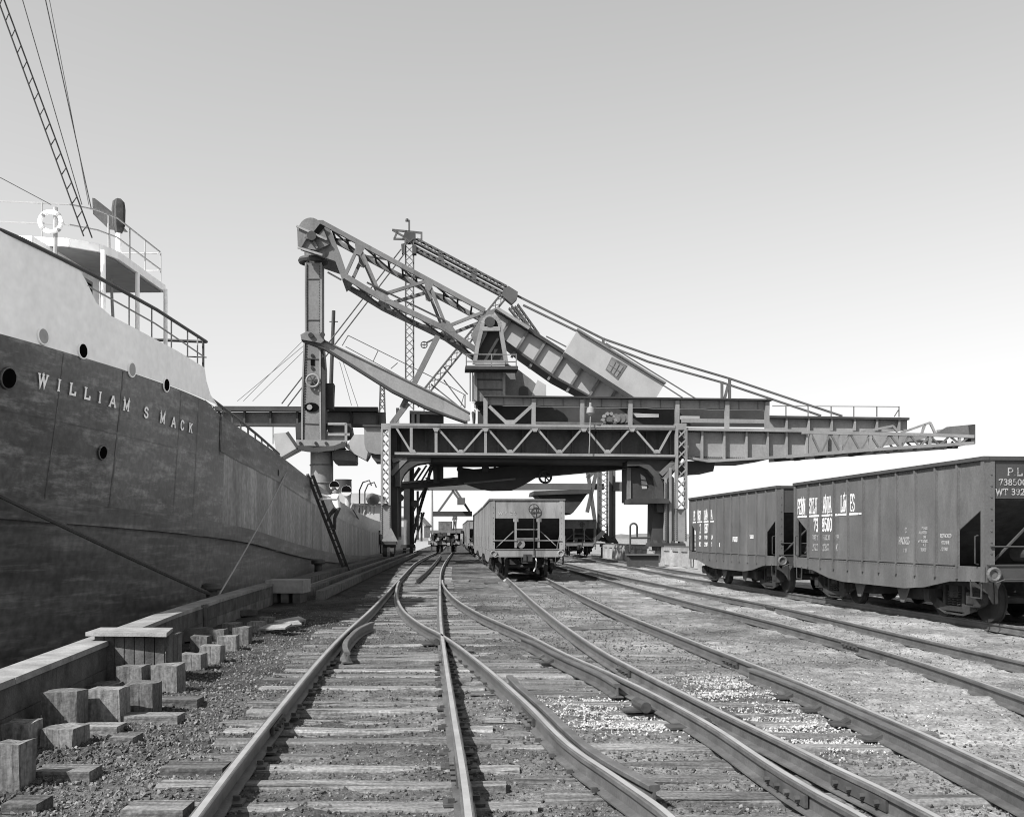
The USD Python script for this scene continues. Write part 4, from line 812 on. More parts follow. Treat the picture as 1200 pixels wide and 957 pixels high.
for z in (.46, .86): ship.add('roof_rail', MB().tube([[-12, 23.6, RZ + z], [-8.2, 23.65, RZ + z], [-8.08, 23.5, RZ + z], [-8.1, 21, RZ + z], [-8.3, 20.5, RZ + z], [-8.7, 20.15, RZ + z], [-15, 19.2, RZ + z]], .018, 5), 'port_cover')
ship.add('rail_bracket', MB().cyl(P(65, 415, 19.6), P(65, 243, 19.6), .04, 6), 'port_cover')
# searchlight under its canvas, signal gear, foremast
sl = P(139, 250, 21.5); ship.add('covered_searchlight', MB().tube([sl + ZD * z for z in (-.42, -.25, .08, .24, .30)], [.07, .13, .14, .12, .06], 6), 'canvas_dark', smooth=40); ship.add('searchlight_post', MB().cyl([sl[0], sl[1], RZ], sl - ZD * .4, .06, 8), 'ship_white')
mast = ship.add('foremast', MB().tube([[s_mid(21), 21.4, 7.4], [s_mid(21), 21.9, 16], [s_mid(21), 22.2, 24]], [.22, .17, .08], 10), 'plank_wood')
aftm = ship.add('after_mast', MB().tube([P(388, 448, 92) - ZD * 13, P(388, 448, 92), P(391, 364, 92)], [.20, .18, .16], 8), 'crane_dark'); ship.add('crosstree', MB().cyl(P(386, 377, 92), P(396, 377, 92), .05, 5), 'crane_dark', aftm)
# shrouds: a ladder of two ropes with rungs
base, topm = P(103, 278, 20.2), P(3, 5, 18.6)
d = (topm - base) / np.linalg.norm(topm - base); topm = base + d * 9.5; sdv = np.array([.06, .055, 0])
l1, l2 = (base - sdv, topm - sdv * .4), (base + sdv, topm + sdv * .4)
sh = ship.add('shroud', MB().cyl(*l1, .015, 5), 'rope_dark'); ship.add('shroud', MB().cyl(*l2, .015, 5), 'rope_dark')
for k in range(34):
    a = (k + .3) / 35; ship.add('ratline', MB().cyl(l1[0] + (l1[1] - l1[0]) * a, l2[0] + (l2[1] - l2[0]) * (a + .018), .011, 4), 'rope_dark', sh)
for p0, p1, Y0, Y1, r_ in (((107, 245), (50, -15), 21, 20, .012), ((96, 240), (22, -15), 21, 20, .010), ((60, 240), (0, 208), 20, 19, .008), ((104, 240), (56, -10), 21.5, 20, .007)):
    ship.add('stay_wire', MB().cyl(P(*p0, Y0), P(*p1, Y1), r_, 4), 'wire_dark')
sp = ship.add('jack_staff', MB().tube([P(133, 386, 22.6), P(127, 262, 22.2)], [.035, .025], 6), 'port_cover')
ft = [P(x, y, 22.2) for x, y in ((108, 232), (127, 247), (147, 272), (136, 270), (128, 269), (109, 251))]
single('pennant', MB().prism(ft, (.05, .02, 0)), 'canvas_dark', 'dark pennant hanging above the bridge roof of the ship', 'flag', loc=ft[1])
c = P(59.5, 260, 19.55); th = np.linspace(0, 2 * np.pi, 25)
lb = T('life_ring', 'pale life ring hung on the railing over the ship bridge', 'life ring', c)
lb.add('ring', MB().tube([c + np.array([.19 * math.cos(a), .03 * math.cos(a), .19 * math.sin(a)]) for a in th], .045, 8), 'ship_white', smooth=True)
for a in (.8, 2.4, 3.9, 5.5): lb.add('band', MB().tube([c + np.array([.19 * math.cos(a + e), .03 * math.cos(a), .19 * math.sin(a + e)]) for e in (-.13, 0, .13)], .05, 8), 'port_cover')
# deck fittings aft of the forecastle
for Y in np.arange(28.5, 38, 1.1): ship.add('deck_stanchion', MB().cyl([float(h_x(Y, 4)) - .5, Y, float(ZTOP(Y)) - .3], [float(h_x(Y, 4)) - .5, Y, float(ZTOP(Y)) + .62 - .02 * (Y - 28)], .03, 5), 'wire_dark')
for dz in (.62, .3): ship.add('deck_rail', MB().tube([[float(h_x(Y, 4)) - .5, Y, float(ZTOP(Y)) + dz - .02 * (Y - 28)] for Y in np.arange(27.5, 38, 1.4)], .045 if dz > .5 else .02, 5), 'wire_dark')
for px, py, Yv, s_ in ((391.7, 568.7, 61, .30), (405.7, 574.7, 63, .34)):
    c = P(px, py, Yv); v = ship.add('cowl_ventilator', MB().tube([c + np.array([0, .6, -1.9]), c + np.array([0, .6, -.5]), c + np.array([0, .45, -.08]), c + np.array([0, .05, 0])], [s_ * .55, s_ * .55, s_ * .8, s_], 14), 'port_cover', smooth=40)
    ship.add('cowl_mouth', MB().cyl(c + np.array([0, .045, 0]), c + np.array([0, .03, 0]), s_ * .93, 16), 'black_void', v)
hs = P(428, 595, 118)
for x0, x1, y0, y1, z0, z1 in ((s_mid(120) - 5, s_mid(120) + 5.4, 112, 128, 1.8, 5.4), (s_mid(120) - 4, s_mid(120) + 4.4, 114, 126, 5.4, 6.6)): ship.add('deckhouse', MB().box([(x0 + x1) / 2, (y0 + y1) / 2, (z0 + z1) / 2], (x1 - x0, y1 - y0, z1 - z0)), 'sheet_iron')
ship.add('boat_deck', MB().box([s_mid(120), 120, 5.45], (12.5, 17.5, .16)), 'port_cover')
ship.add('funnel', MB().tube([[s_mid(121), 121, z] for z in (6.5, 8.3, 8.5)], [1.0, .95, 1.0], 18), 'crane_dark', smooth=40)
for k in range(6): ship.add('house_window', MB().box([s_mid(120) + 5.42, 113.5 + k * 2.4, 4.3], (.04, .8, .7)), 'black_void')
for px, py, Yv in ((437, 585, 96),):
    c = P(px, py, Yv); L_ = np.linspace(-1, 1, 9)
    lbt = ship.add('lifeboat', MB().tube([c + np.array([0, 2.2 * k, .14 * k * k]) for k in L_], [.06 + .52 * math.sqrt(max(0, 1 - k * k)) for k in L_], 8), 'far_steel', smooth=50)
    for o in (-1.7, 1.7): ship.add('davit', MB().tube([c + np.array([-1.0, o, -1.6]), c + np.array([-1.0, o, .8]), c + np.array([-.7, o, 1.5]), c + np.array([-.1, o, 1.7]), c + np.array([.1, o, 1.2])], .07, 6), 'crane_dark', lbt)
for k in range(7): ship.add('awning_post', MB().cyl(P(411 + k * 4.5, 603, 88 + k * 2), P(411 + k * 4.5, 590 + k * .4, 88 + k * 2), .06, 5), 'crane_dark')
ship.add('awning_beam', MB().cyl(P(410, 590, 88), P(440, 592.5, 100), .08, 5), 'port_cover')
for k in range(9):
    Y = 62 + k * 4.5; x = float(h_x(Y, 3)) - 1.6
    ship.add('hatch_coaming', MB().box([x - 3, Y, float(ZTOP(Y)) - .3], (7, 2.6, .9)), 'hull_patched')
for k in range(12):
    Y = 60 + k * 4; ship.add('bulwark_stay', MB().bar([float(h_x(Y, 3)) - .7, Y, float(ZTOP(Y)) - .9], [float(h_x(Y, 3)) - .15, Y, float(ZTOP(Y)) + .5], .07), 'port_cover')
# mooring lines
rp0, rp1 = P(-70, 546, 16.0), P(249, 697, b1[1])
th = np.linspace(0, 1, 14); sag = lambda a, b, s_: [a * (1 - t) + b * t - ZD * s_ * 4 * t * (1 - t) for t in th]
single('mooring_rope', MB().tube(sag(rp0, rp1, .03), .045, 6), 'rope_dark', 'thick dark mooring rope from the bow down to the near bollard', 'rope', loc=rp1)
e1 = P(338, 548, 36.5); single('mooring_rope', MB().tube(sag(P(254, 701, b1[1]), e1, .12), .022, 5), 'rope_pale', 'thin pale mooring line from the near bollard up to the bulwark', 'rope', loc=rp1)
e2 = P(413, 596, 56); single('mooring_rope', MB().tube(sag(G(445, 645, .4), e2, .1), .03, 5), 'rope_dark', 'slack dark line from the bulwark down towards the crane leg', 'rope', loc=e2)
for k, (a, b) in enumerate((((233, 452), (262, 480)), ((240, 470), (266, 482)))):
    single('chain_guy', MB().tube(sag(P(*a, 25.6), P(b[0] + 4, b[1], 40), .1), .03, 5), 'wire_dark', ['upper', 'lower'][k] + ' slack guy running aft from the white forecastle corner', 'cable', loc=P(*a, 25.6))
# gangway ladder leaning on the hull
lt, lbp = P(366, 563, 41.6), P(408, 655, 45)
lbp[2] = .05; lt = lt + (lt - lbp) * .06
ld = T('gangway_ladder', 'long wooden ladder leaning from the dock up to the ship bulwark', 'ladder', lbp)
sv = np.array([.085, .08, 0])
for s_ in (-1, 1): ld.add('rail', MB().bar(lbp + sv * s_, lt + sv * s_, .09, .12), 'dark_iron')
for k in range(15):
    a = (k + .5) / 15; c = lbp + (lt - lbp) * a; ld.add('rung', MB().cyl(c - sv, c + sv, .03, 5), 'dark_iron')

# ================================================================ people
def hull_of(spheres):
    out = []
    for p, r in spheres: out.append(m3.Manifold.sphere(r, 10).translate([float(x) for x in p]))
    return m3.Manifold.batch_hull(out)
def person(label, J, face=(0, -1, 0), group=None, shirt='cloth_dark', trousers='cloth_dark', hat='canvas_dark'):
    """J: joints in world coordinates (head neck chest hip shl shr ell elr hal har kl kr fl fr)."""
    J = {k: np.asarray(v, float) for k, v in J.items()}; fc = np.asarray(face, float); rt = np.cross(fc, ZD); rt /= np.linalg.norm(rt)
    base = np.array([(J['fl'][0] + J['fr'][0]) / 2, (J['fl'][1] + J['fr'][1]) / 2, min(J['fl'][2], J['fr'][2])])
    t = T('person', label, 'person', base, group)
    bone = lambda a, ra, b, rb: hull_of([(a, ra), (b, rb)])
    h = J['head']; up = h - J['neck']; up = up / np.linalg.norm(up)
    body = [hull_of([(h + up * .05, .095), (h - up * .06 + fc * .03, .07), (h - fc * .025, .098)]), hull_of([(h + fc * .10, .018), (h + fc * .085 + up * .04, .012)]), bone(h - up * .05, .055, J['neck'], .06)]
    for e in (-1, 1): body.append(hull_of([(h + rt * e * .098, .02), (h + rt * e * .09 - up * .03, .015)]))
    sh, tr, so = [], [], []
    sh.append(hull_of([(J['shl'], .075), (J['shr'], .075), (J['chest'], .13), (J['neck'] - up * .04, .07)])); sh.append(hull_of([(J['chest'], .135), (J['chest'] + rt * .07, .12), (J['chest'] - rt * .07, .12), (J['hip'] + rt * .07, .115), (J['hip'] - rt * .07, .115)]))
    for s_, o in (('l', -1), ('r', 1)):
        hd, el, shd = J['ha' + s_], J['el' + s_], J['sh' + s_]
        sh.append(bone(shd, .065, el, .05)); sh.append(bone(el, .05, hd, .04)); d_ = hd - el; d_ = d_ / np.linalg.norm(d_)
        body.append(bone(shd, .05, el, .042)); body.append(bone(el, .042, hd, .032)); q = np.cross(d_, fc); q /= max(np.linalg.norm(q), 1e-6)
        body.append(hull_of([(hd + d_ * .02 + q * .03, .018), (hd + d_ * .02 - q * .03, .018), (hd + d_ * .09 + q * .032, .014), (hd + d_ * .09 - q * .032, .014)]))
        for k, L_ in enumerate((.065, .08, .075, .055)):
            f0 = hd + d_ * .09 + q * (.033 - .022 * k); f1 = f0 + d_ * L_ * .55 + fc * .008; f2 = f1 + d_ * L_ * .35 + fc * .025; body += [bone(f0, .010, f1, .009), bone(f1, .009, f2, .008)]
        t0 = hd + d_ * .03 + q * .045; body.append(bone(t0, .011, t0 + d_ * .045 + q * .03, .009))
        k_, f_ = J['k' + s_], J['f' + s_]; hp = J['hip'] + rt * (.09 * (1 if o > 0 else -1))
        body += [bone(hp, .075, k_, .05), bone(k_, .05, f_ + ZD * .08, .035)]; tr += [bone(hp, .105, k_, .075), bone(k_, .075, f_ + ZD * .1, .062)]
        so.append(hull_of([(f_ + ZD * .05, .05), (f_ + ZD * .035 + fc * .17, .038), (f_ + ZD * .04 - fc * .03, .04)]))
    body.append(hull_of([(J['chest'], .11), (J['hip'], .10)]))
    U = lambda L_: m3.Manifold.batch_boolean(L_, m3.OpType.Add)
    bd = t.add('body', U(body), 'skin', smooth=50); t.add('shirt', U(sh), shirt, smooth=50); t.add('trousers', U(tr), trousers, smooth=50)
    for s_ in so: t.add('shoe', s_, 'canvas_dark')
    t.add('cap', U([hull_of([(h + up * .07, .10), (h + up * .04 - fc * .03, .10)]), hull_of([(h + up * .06 + fc * .10 + rt * .06, .012), (h + up * .06 + fc * .10 - rt * .06, .012), (h + up * .055 + fc * .16, .012)])]), hat, smooth=50)
    return t
def standing(label, foot, face, ht=1.74, arms=0.0, **kw):
    fc = np.asarray(face, float); rt = np.cross(fc, ZD); f = np.asarray(foot, float); k = ht / 1.74; pt = lambda r, u, g: f + rt * r * k + ZD * u * k + fc * g * k
    J = dict(head=pt(0, 1.62, .02), neck=pt(0, 1.46, 0), chest=pt(0, 1.24, 0), hip=pt(0, .92, 0), shl=pt(-.19, 1.42, 0), shr=pt(.19, 1.42, 0), ell=pt(-.25, 1.14, -.04 + arms * .2), elr=pt(.25, 1.14, -.04 + arms * .2),
             hal=pt(-.20, .92 + arms * .25, .08 + arms * .25), har=pt(.20, .92 + arms * .25, .08 + arms * .25), kl=pt(-.10, .5, .03), kr=pt(.11, .5, .02), fl=pt(-.11, 0, 0), fr=pt(.13, 0, .05))
    return person(label, J, face, **kw)
# the man on the ladder, climbing, facing the ship's side
cl = (lt - lbp); a0 = .47; fa = np.array([-.72, -.69, 0]); rt = np.cross(fa, ZD); on = lambda a, r: lbp + cl * a + rt * r - fa * .05
ft = on(a0, 0); hipc = ft + ZD * .92 - fa * .26; ch = hipc + ZD * .34 + fa * .06; nk = ch + ZD * .24 + fa * .05
person('man in white shirt and dark trousers climbing the ladder up the ship side', dict(head=nk + ZD * .16 + fa * .04, neck=nk, chest=ch, hip=hipc, shl=nk - ZD * .05 - rt * .19, shr=nk - ZD * .05 + rt * .19, ell=nk - ZD * .22 - rt * .28 + fa * .14, elr=nk - ZD * .08 + rt * .27 + fa * .20,
       hal=on(a0 + .30, -.17), har=on(a0 + .36, .17), kl=ft + ZD * .52 - rt * .14 - fa * .05, kr=ft + ZD * .66 + rt * .15 + fa * .0, fl=on(a0, -.12) - fa * .05, fr=on(a0 + .085, .12) - fa * .05), fa, shirt='shirt_white', hat='cloth_dark')
# ================================================================ the ore unloader: a gantry across the tracks with a tilting beam and bucket leg
u0 = C(452, 648, 0)
UN = T('ore_unloader', 'huge steel ore unloader gantry with tilted beam straddling the railway tracks', 'unloader', (u0[0], u0[1], .3))
def plate(name, pix, d, th, mat='crane_steel', parent=None, label=None, back=0.0):
    """A steel plate with the outline pix, its face d metres behind the gantry's front, th thick."""
    return UN.add(name, MB().prism([C(x, y, d) + VD * back for x, y in pix], VD * th), mat, parent, label=label)
def bars(name, segs, d, w, mat='crane_steel', h=None, parent=None, back=0.0):
    for a, b in segs: UN.add(name, MB().bar(C(*a, d) + VD * back, C(*b, d) + VD * back, h or w, w, VD), mat, parent)
def laced(x0, x1, y0, y1, d, n, mat, name='laced_column', dep=.5):
    """An upright of two angle bars joined by crossed lacing."""
    xm = (x0 + x1) / 2; w = C(x1, y1, d)[0] - C(x0, y1, d)[0]; fr = MB()
    a, b = C(xm, y1, d), C(xm, y0, d)
    m = MB().bar(a - UD * (w / 2 - .06), b - UD * (w / 2 - .06), dep, .12, VD)
    p = UN.add(name, m, mat); UN.add(name, MB().bar(a + UD * (w / 2 - .06), b + UD * (w / 2 - .06), dep, .12, VD), mat)
    UN.add('lacing', lattice(a - VD * dep * .4, b - VD * dep * .4, w - .1, UD, n, .085), mat, p, kind='stuff')
# --- front legs
for x0, x1, yl, yb in ((446.5, 458, 592, 633), (791.5, 804.5, 596, 634)):
    plate('leg_cap', [(x0, 496), (x1, 496), (x1, 503.5), (x0, 503.5)], -.12, .5, 'crane_light')
    laced(x0, x1, 503, yl, -.1, 8, 'crane_light')
    plate('leg_foot', [(x0, yl), (x1, yl), (x1 + .5, yb), (x0 - .5, yb)], -.12, .55, 'crane_light')
plate('leg_web', [(458, 503), (465, 503), (466, 633), (458, 633)], .5, 1.6, 'crane_dark'); plate('leg_brace', [(448, 632), (458, 618), (466, 634), (446, 635)], -.3, .9, 'crane_light')
plate('leg_web', [(765, 575), (779, 590), (779, 637), (764, 637)], .6, 1.5, 'crane_dark'); plate('leg_skin', [(779, 566), (786, 556), (790, 560), (791, 636), (779, 636)], .12, .5, 'crane_light')
bars('leg_edge_bar', [((780, 560), (780, 636)), ((785.5, 548), (785.5, 636))], -.02, .14, 'crane_light')
# portal arches where the legs meet the girder
def arch(pts_out, pts_in, d, th, mat): plate('portal_arch', pts_out + pts_in[::-1], d, th, mat)
arch([(458, 533), (505, 533), (505, 537)], [(464, 566), (466, 560), (470, 553), (477, 546), (487, 541), (497, 539), (505, 538.5)], .35, .25, 'crane_steel')
arch([(463, 570), (463.5, 562), (467, 552), (474, 544), (485, 538.5), (505, 536)], [(469, 570), (470, 564), (473, 556), (479, 549), (489, 543.5), (505, 541)], .1, 1.6, 'crane_dark')
arch([(736, 536), (800, 536), (791, 552), (785, 560), (781, 575), (778, 592)], [(735, 546), (748, 544.5), (759, 548), (767, 556), (772, 567), (774, 592)], .4, .3, 'crane_dark')
arch([(735, 541), (750, 541), (762, 545), (771, 554), (777, 566), (779, 600)], [(735, 546), (749, 545.5), (759, 550), (766, 558), (770, 570), (770, 600)], .15, 1.7, 'crane_dark')
bars('knee_brace', [((791, 545), (778, 562)), ((789, 541), (774, 556)), ((460, 540), (480, 533)), ((458, 556), (476, 537))], .2, .28, 'crane_steel')
# --- the rear frame, ten metres back
RB = 10.0
for x0, x1 in ((473, 480), (765, 772)):
    plate('rear_leg', [(x0, 500), (x1, 500), (x1, 638), (x0, 638)], RB, .6, 'crane_light' if x0 < 600 else 'crane_dark')
    plate('rear_leg_web', [(x1, 505), (x1 + 5, 505), (x1 + 5, 638), (x1, 638)], RB + .4, .9, 'crane_dark')
bars('rear_brace', [((484, 625), (506, 546)), ((487, 612), (503, 560)), ((484, 560), (492, 548))], RB, .22, 'crane_dark')
# --- lower chord truss and the great plate girder behind it
bars('top_chord', [((458, 497.5), (791, 500))], -.05, .17, 'crane_light', .2); bars('top_flange', [((458, 500.5), (800, 503))], .35, .16, 'crane_light', .9)
bars('bottom_chord', [((462, 531.2), (791, 534))], -.05, .15, 'crane_light', .2); bars('bottom_strip', [((462, 534.5), (791, 537))], .2, .12, 'crane_dark', .5)
TN, BN = [463, 511, 569, 627, 684.5, 741, 789], [484, 540, 598, 655.5, 712, 770]
segs = []
for k, b in enumerate(BN): segs += [((TN[k] + 1, 500.5), (b - 1, 531.5)), ((b + 1, 531.5), (TN[k + 1] - 1, 500.5))]
segs.pop(1)
bars('truss_diagonal', segs, 0, .125, 'crane_light')
bars('truss_post', [((482, 498), (482, 531)), ((511, 499), (511, 531)), ((569, 499), (569, 532))], -.02, .17, 'crane_light')
for x, y, s in [(t, 501.5, 1) for t in TN[1:6]] + [(b, 530.8, -1) for b in BN]: plate('gusset_plate', [(x - 4, y), (x + 4, y), (x + 1.8, y + 4.2 * s), (x - 1.8, y + 4.2 * s)], -.16, .05, 'crane_light')
plate('main_girder_web', [(458, 501), (804, 503), (804, 537), (505, 534), (458, 534)], 2.2, .3, 'crane_steel')
for x in (470, 498, 526, 554, 583, 612, 641, 670, 699, 728, 757, 785): plate('girder_stiffener', [(x, 502), (x + 1.6, 502), (x + 1.6, 535), (x, 535)], 1.95, .25, 'crane_steel')
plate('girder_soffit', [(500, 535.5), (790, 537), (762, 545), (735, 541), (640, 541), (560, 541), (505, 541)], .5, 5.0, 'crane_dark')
UN.add('walkway_deck', MB().prism([C(458, 500.8, .2), C(800, 503.2, .2), C(800, 503.2, 2.2), C(458, 500.8, 2.2)], (0, 0, -.08)), 'crane_dark')
plate('hopper_end', [(426.5, 499.5), (447, 499.5), (447, 532), (440, 532), (433, 530), (428.5, 526), (427, 520)], .4, 2.5, 'crane_light'); plate('hopper_rim', [(425, 497), (450, 498), (450, 500), (425, 499.5)], .2, 2.8, 'crane_dark')
plate('hopper_spout', [(434, 531), (447, 532), (447, 541), (440, 541), (436, 536)], .6, 2.0, 'crane_dark')
# --- right hand cantilever
plate('cantilever_web', [(804, 503.5), (942, 505.5), (1095, 508), (1095, 512), (1010, 527), (921, 534.5), (830, 540), (805, 535.8)], .5, .25, 'crane_light')
bars('cantilever_flange', [((804, 503), (942, 505))], .25, .18, 'crane_light', .5); bars('cantilever_flange', [((804, 536), (830, 540.5)), ((830, 540.5), (921, 535)), ((921, 535), (1010, 528.5))], .25, .16, 'crane_light', .5)
for x, y0, y1 in ((822, 505, 538), (848, 505, 539), (874, 505, 537.5), (899, 505, 536), (921, 506, 534), (945, 507, 532), (968, 507, 530)): plate('cantilever_rib', [(x, y0), (x + 2.2, y0), (x + 2.2, y1), (x, y1)], .2, .3, 'crane_light')
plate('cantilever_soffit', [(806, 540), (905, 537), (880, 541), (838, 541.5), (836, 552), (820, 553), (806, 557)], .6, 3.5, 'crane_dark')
# the lattice apron that tapers to the tip
bars('apron_chord', [((940, 506.5), (1093, 509.5)), ((1093, 509.5), (1141, 511.5))], -.9, .2, 'crane_light'); bars('apron_chord', [((922, 535), (1010, 527.5)), ((1010, 527.5), (1141, 519))], -.9, .2, 'crane_light')
NA = 17; top = lambda x: 506.5 + (x - 940) * .0245; bot = lambda x: 535 - (x - 922) * .0735
xa = np.linspace(950, 1136, NA)
for k, (a, b) in enumerate(zip(xa[:-1], xa[1:])):
    bars('apron_diagonal', [((a, bot(a)), (b, top(b)))] if k % 2 else [((a, top(a)), (b, bot(b)))], -.9, .11, 'crane_steel')
    if k % 3 == 0: bars('apron_post', [((a, top(a)), (a, bot(a)))], -.9, .16, 'crane_light')
bars('rear_apron_chord', [((945, 507), (1140, 512)), ((922, 535), (1140, 519))], -.8, .2, 'crane_dark', back=3.4)
for k, (a_, b_) in enumerate(zip(xa[:-1], xa[1:])): bars('rear_apron_diagonal', [((a_, bot(a_)), (b_, top(b_)))] if k % 2 else [((a_, top(a_)), (b_, bot(b_)))], -.8, .11, 'crane_dark', back=3.4)
for a_ in xa[::2]: UN.add('apron_crossbar', MB().bar(C(a_, bot(a_), -.8), C(a_, bot(a_), -.8) + VD * 3.4, .14, .14, ZD), 'crane_dark')
plate('tip_frame', [(1096, 508), (1110, 500), (1136, 497.5), (1143, 497), (1143, 504), (1140, 512), (1120, 512)], -.8, .12, 'crane_steel'); plate('tip_plate', [(1136, 498), (1143, 497), (1143, 520), (1139, 520)], -.95, .9, 'crane_dark')
bars('tip_frame_bar', [((1056, 507), (1090, 495)), ((1090, 495), (1096, 508)), ((1084, 497), (1080, 508)), ((1010, 506), (1046, 499)), ((1046, 499), (1052, 506)), ((1098, 505), (1135, 499)), ((1106, 509), (1112, 501)), ((1122, 511), (1128, 499))], -.6, .14, 'crane_light')
lamp = C(1116, 523, -.3); UN.add('work_lamp', MB().tube([lamp + ZD * .35, lamp + ZD * .2, lamp - ZD * .02, lamp - ZD * .12], [.04, .12, .34, .36], 12), 'crane_dark')
# clutter under the apron
for x, y in ((912, 537), (935, 536), (960, 534), (1000, 531), (1010, 529)): plate('apron_bracket', [(x, y - 2), (x + 9, y - 2.6), (x + 8, y + 2.2), (x + 2, y + 2.6)], .2, 1.0, 'crane_dark')
# --- runway girder at the back: out over the ship on the left, to the right end on the right
RD = 6.5
plate('runway_girder', [(253, 483), (452, 483), (452, 498), (253, 497)], RD, .3, 'crane_steel'); bars('runway_flange', [((253, 479), (443, 480))], RD - .3, .3, 'crane_dark', .7); bars('runway_flange', [((253, 497.5), (452, 499))], RD - .2, .18, 'crane_dark', .6)
for x in (255, 285, 315.5, 347, 410, 441): plate('runway_stiffener', [(x, 480), (x + 2.4, 480), (x + 2.4, 498), (x, 498)], RD - .35, .3, 'crane_dark')
plate('runway_girder', [(900, 489), (1063, 491.5), (1063, 504), (1040, 506), (900, 505)], RD, .3, 'crane_light')
bars('runway_flange', [((900, 488.5), (1064, 491))], RD - .15, .16, 'crane_dark', .5)
for x in (921, 947, 974, 1001, 1027, 1053): plate('runway_stiffener', [(x, 488.5), (x + 2.2, 488.5), (x + 2.2, 504.5), (x, 504.5)], RD - .3, .28, 'crane_light')
for x in (921, 947, 974, 1000.5, 1027.5, 1053.5): bars('handrail_post', [((x, 488), (x, 476))], RD, .07, 'crane_steel')
bars('handrail', [((905, 475.5), (1053.5, 476.5))], RD, .05, 'crane_steel')
bars('bracket', [((1048, 488), (1053, 480))], RD, .06)
for x in (290, 320): bars('hanger_rod', [((x, 498), (x, 520))], RD, .05, 'crane_dark')
# --- upper trolley runway
UD0 = 1.2
plate('upper_band', [(567, 465), (902, 469.5), (902, 480), (567, 474)], UD0, .4, 'crane_light')
for x in (590, 613, 637, 660, 682, 705, 728, 751, 774, 797, 820, 843, 866, 888): bars('band_joint', [((x, 465.6 + (x - 567) * .0134), (x, 474.2 + (x - 567) * .0175))], UD0 - .02, .05, 'crane_steel')
bars('band_cornice', [((567, 464.5), (904, 469))], UD0 - .1, .1, 'crane_dark', .7)
for x in (569, 625.5, 682.5, 739, 794, 852.5, 899.5): plate('runway_post', [(x - 2.4, 466 + (x - 567) * .0134), (x + 2.4, 466 + (x - 567) * .0134), (x + 2.2, 505), (x - 2.2, 505)], UD0 - .25, .3, 'crane_light')
bars('knee_brace', [((573, 476), (592, 494)), ((624, 475), (603, 494))], UD0 - .1, .2, 'crane_light'); plate('gusset_plate', [(589, 492), (606, 492), (603, 497), (592, 497)], UD0 - .2, .06, 'crane_light')
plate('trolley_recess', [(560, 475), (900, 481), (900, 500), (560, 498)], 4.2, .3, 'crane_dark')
plate('trolley_beam', [(800, 490), (900, 491.5), (900, 496), (800, 495)], 2.6, .4, 'crane_light'); plate('trolley_beam', [(628, 494), (738, 495.5), (738, 497.5), (628, 496.5)], 2.8, .3, 'crane_steel'); plate('trolley_panel', [(742, 484), (772, 485), (772, 489), (746, 489)], 3.0, .3, 'sheet_iron'); plate('trolley_panel', [(798, 487), (820, 487.5), (820, 491), (798, 491)], 3.0, .3, 'sheet_iron')
gc = C(714, 492, 2.6)
for k in range(10):
    a = k / 10 * 2 * math.pi; UN.add('gear_tooth', MB().cyl(gc + (UD * math.cos(a) + ZD * math.sin(a)) * .42 - VD * .1, gc + (UD * math.cos(a) + ZD * math.sin(a)) * .42 + VD * .2, .12, 7), 'crane_light')
UN.add('gear_hub', MB().cyl(gc - VD * .15, gc + VD * .25, .2, 10), 'crane_steel')
for x in (722, 728, 733): UN.add('winch_drum', MB().cyl(C(x, 490, 2.5), C(x, 490, 4), .3, 12), 'crane_steel')
plate('left_cab', [(480, 482), (520, 484), (520, 496), (480, 496)], 3.2, 1.5, 'crane_dark'); bars('cab_rail', [((480, 483), (520, 484.5)), ((484, 484), (484, 497)), ((490, 484), (490, 497)), ((466, 478), (466, 497))], 3.0, .2, 'crane_light')
# hanging lamp on its pole in front of the truss
hp = C(692, 482, -.4); UN.add('pole_lamp', MB().tube([hp + ZD * .55, hp + ZD * .3, hp + ZD * .22, hp - ZD * .1, hp - ZD * .26], [.08, .09, .22, .26, .08], 12), 'crane_light', smooth=40); UN.add('lamp_pole', MB().cyl(hp - ZD * .2, C(690.5, 531, -.4), .035, 5), 'crane_light'); UN.add('lamp_pole', MB().cyl(hp + ZD * .5, C(692, 467, -.4), .03, 5), 'crane_dark')
# --- tower that carries the beam's pivot
PD = 2.4
plate('tower_wall', [(556.5, 433), (592, 433), (592, 470), (556.5, 470)], PD, 4.0, 'crane_steel'); plate('tower_side_web', [(592, 425), (606, 432), (622, 444), (634, 455), (638, 466), (592, 466)], PD + .8, .3, 'crane_steel')
for y in (444.5, 456): bars('tower_seam', [((557, y), (591, y + .6))], PD - .03, .08, 'crane_dark')
for x in (557.5, 590.5): bars('tower_edge', [((x, 433), (x, 470))], PD - .05, .18, 'crane_light')
th = np.linspace(math.pi, 0, 11); ac = [(575.5 + 10.6 * math.cos(a), 383 - 12 * math.sin(a)) for a in th]
plate('pivot_frame', [(557, 427)] + [(x, y) for x, y in ac] + [(592, 427)], PD + .5, .3, 'crane_dark')
outer = [(556, 427), (559.5, 405)] + ac + [(590, 405), (593.5, 427)]
for a, b in zip(outer[:-1], outer[1:]): bars('pivot_frame_edge', [(a, b)], PD, .26, 'crane_light')
bars('pivot_frame_cross', [((565, 385.5), (586, 385.5)), ((557, 425), (592, 425))], PD - .03, .28, 'crane_light'); bars('pivot_frame_brace', [((567, 425), (584, 396))], PD + .2, .16, 'crane_dark')
UN.add('pivot_pin', MB().cyl(C(574, 377, PD - .2), C(574, 377, PD - .2) + VD * 5, .34, 16), 'crane_dark')
bars('platform', [((545, 432.6), (606, 433))], PD - .6, .22, 'crane_dark', 1.5)
for x in (546.5, 576, 605): bars('platform_post', [((x, 432), (x, 414.5))], PD - 1.2, .07, 'crane_steel')
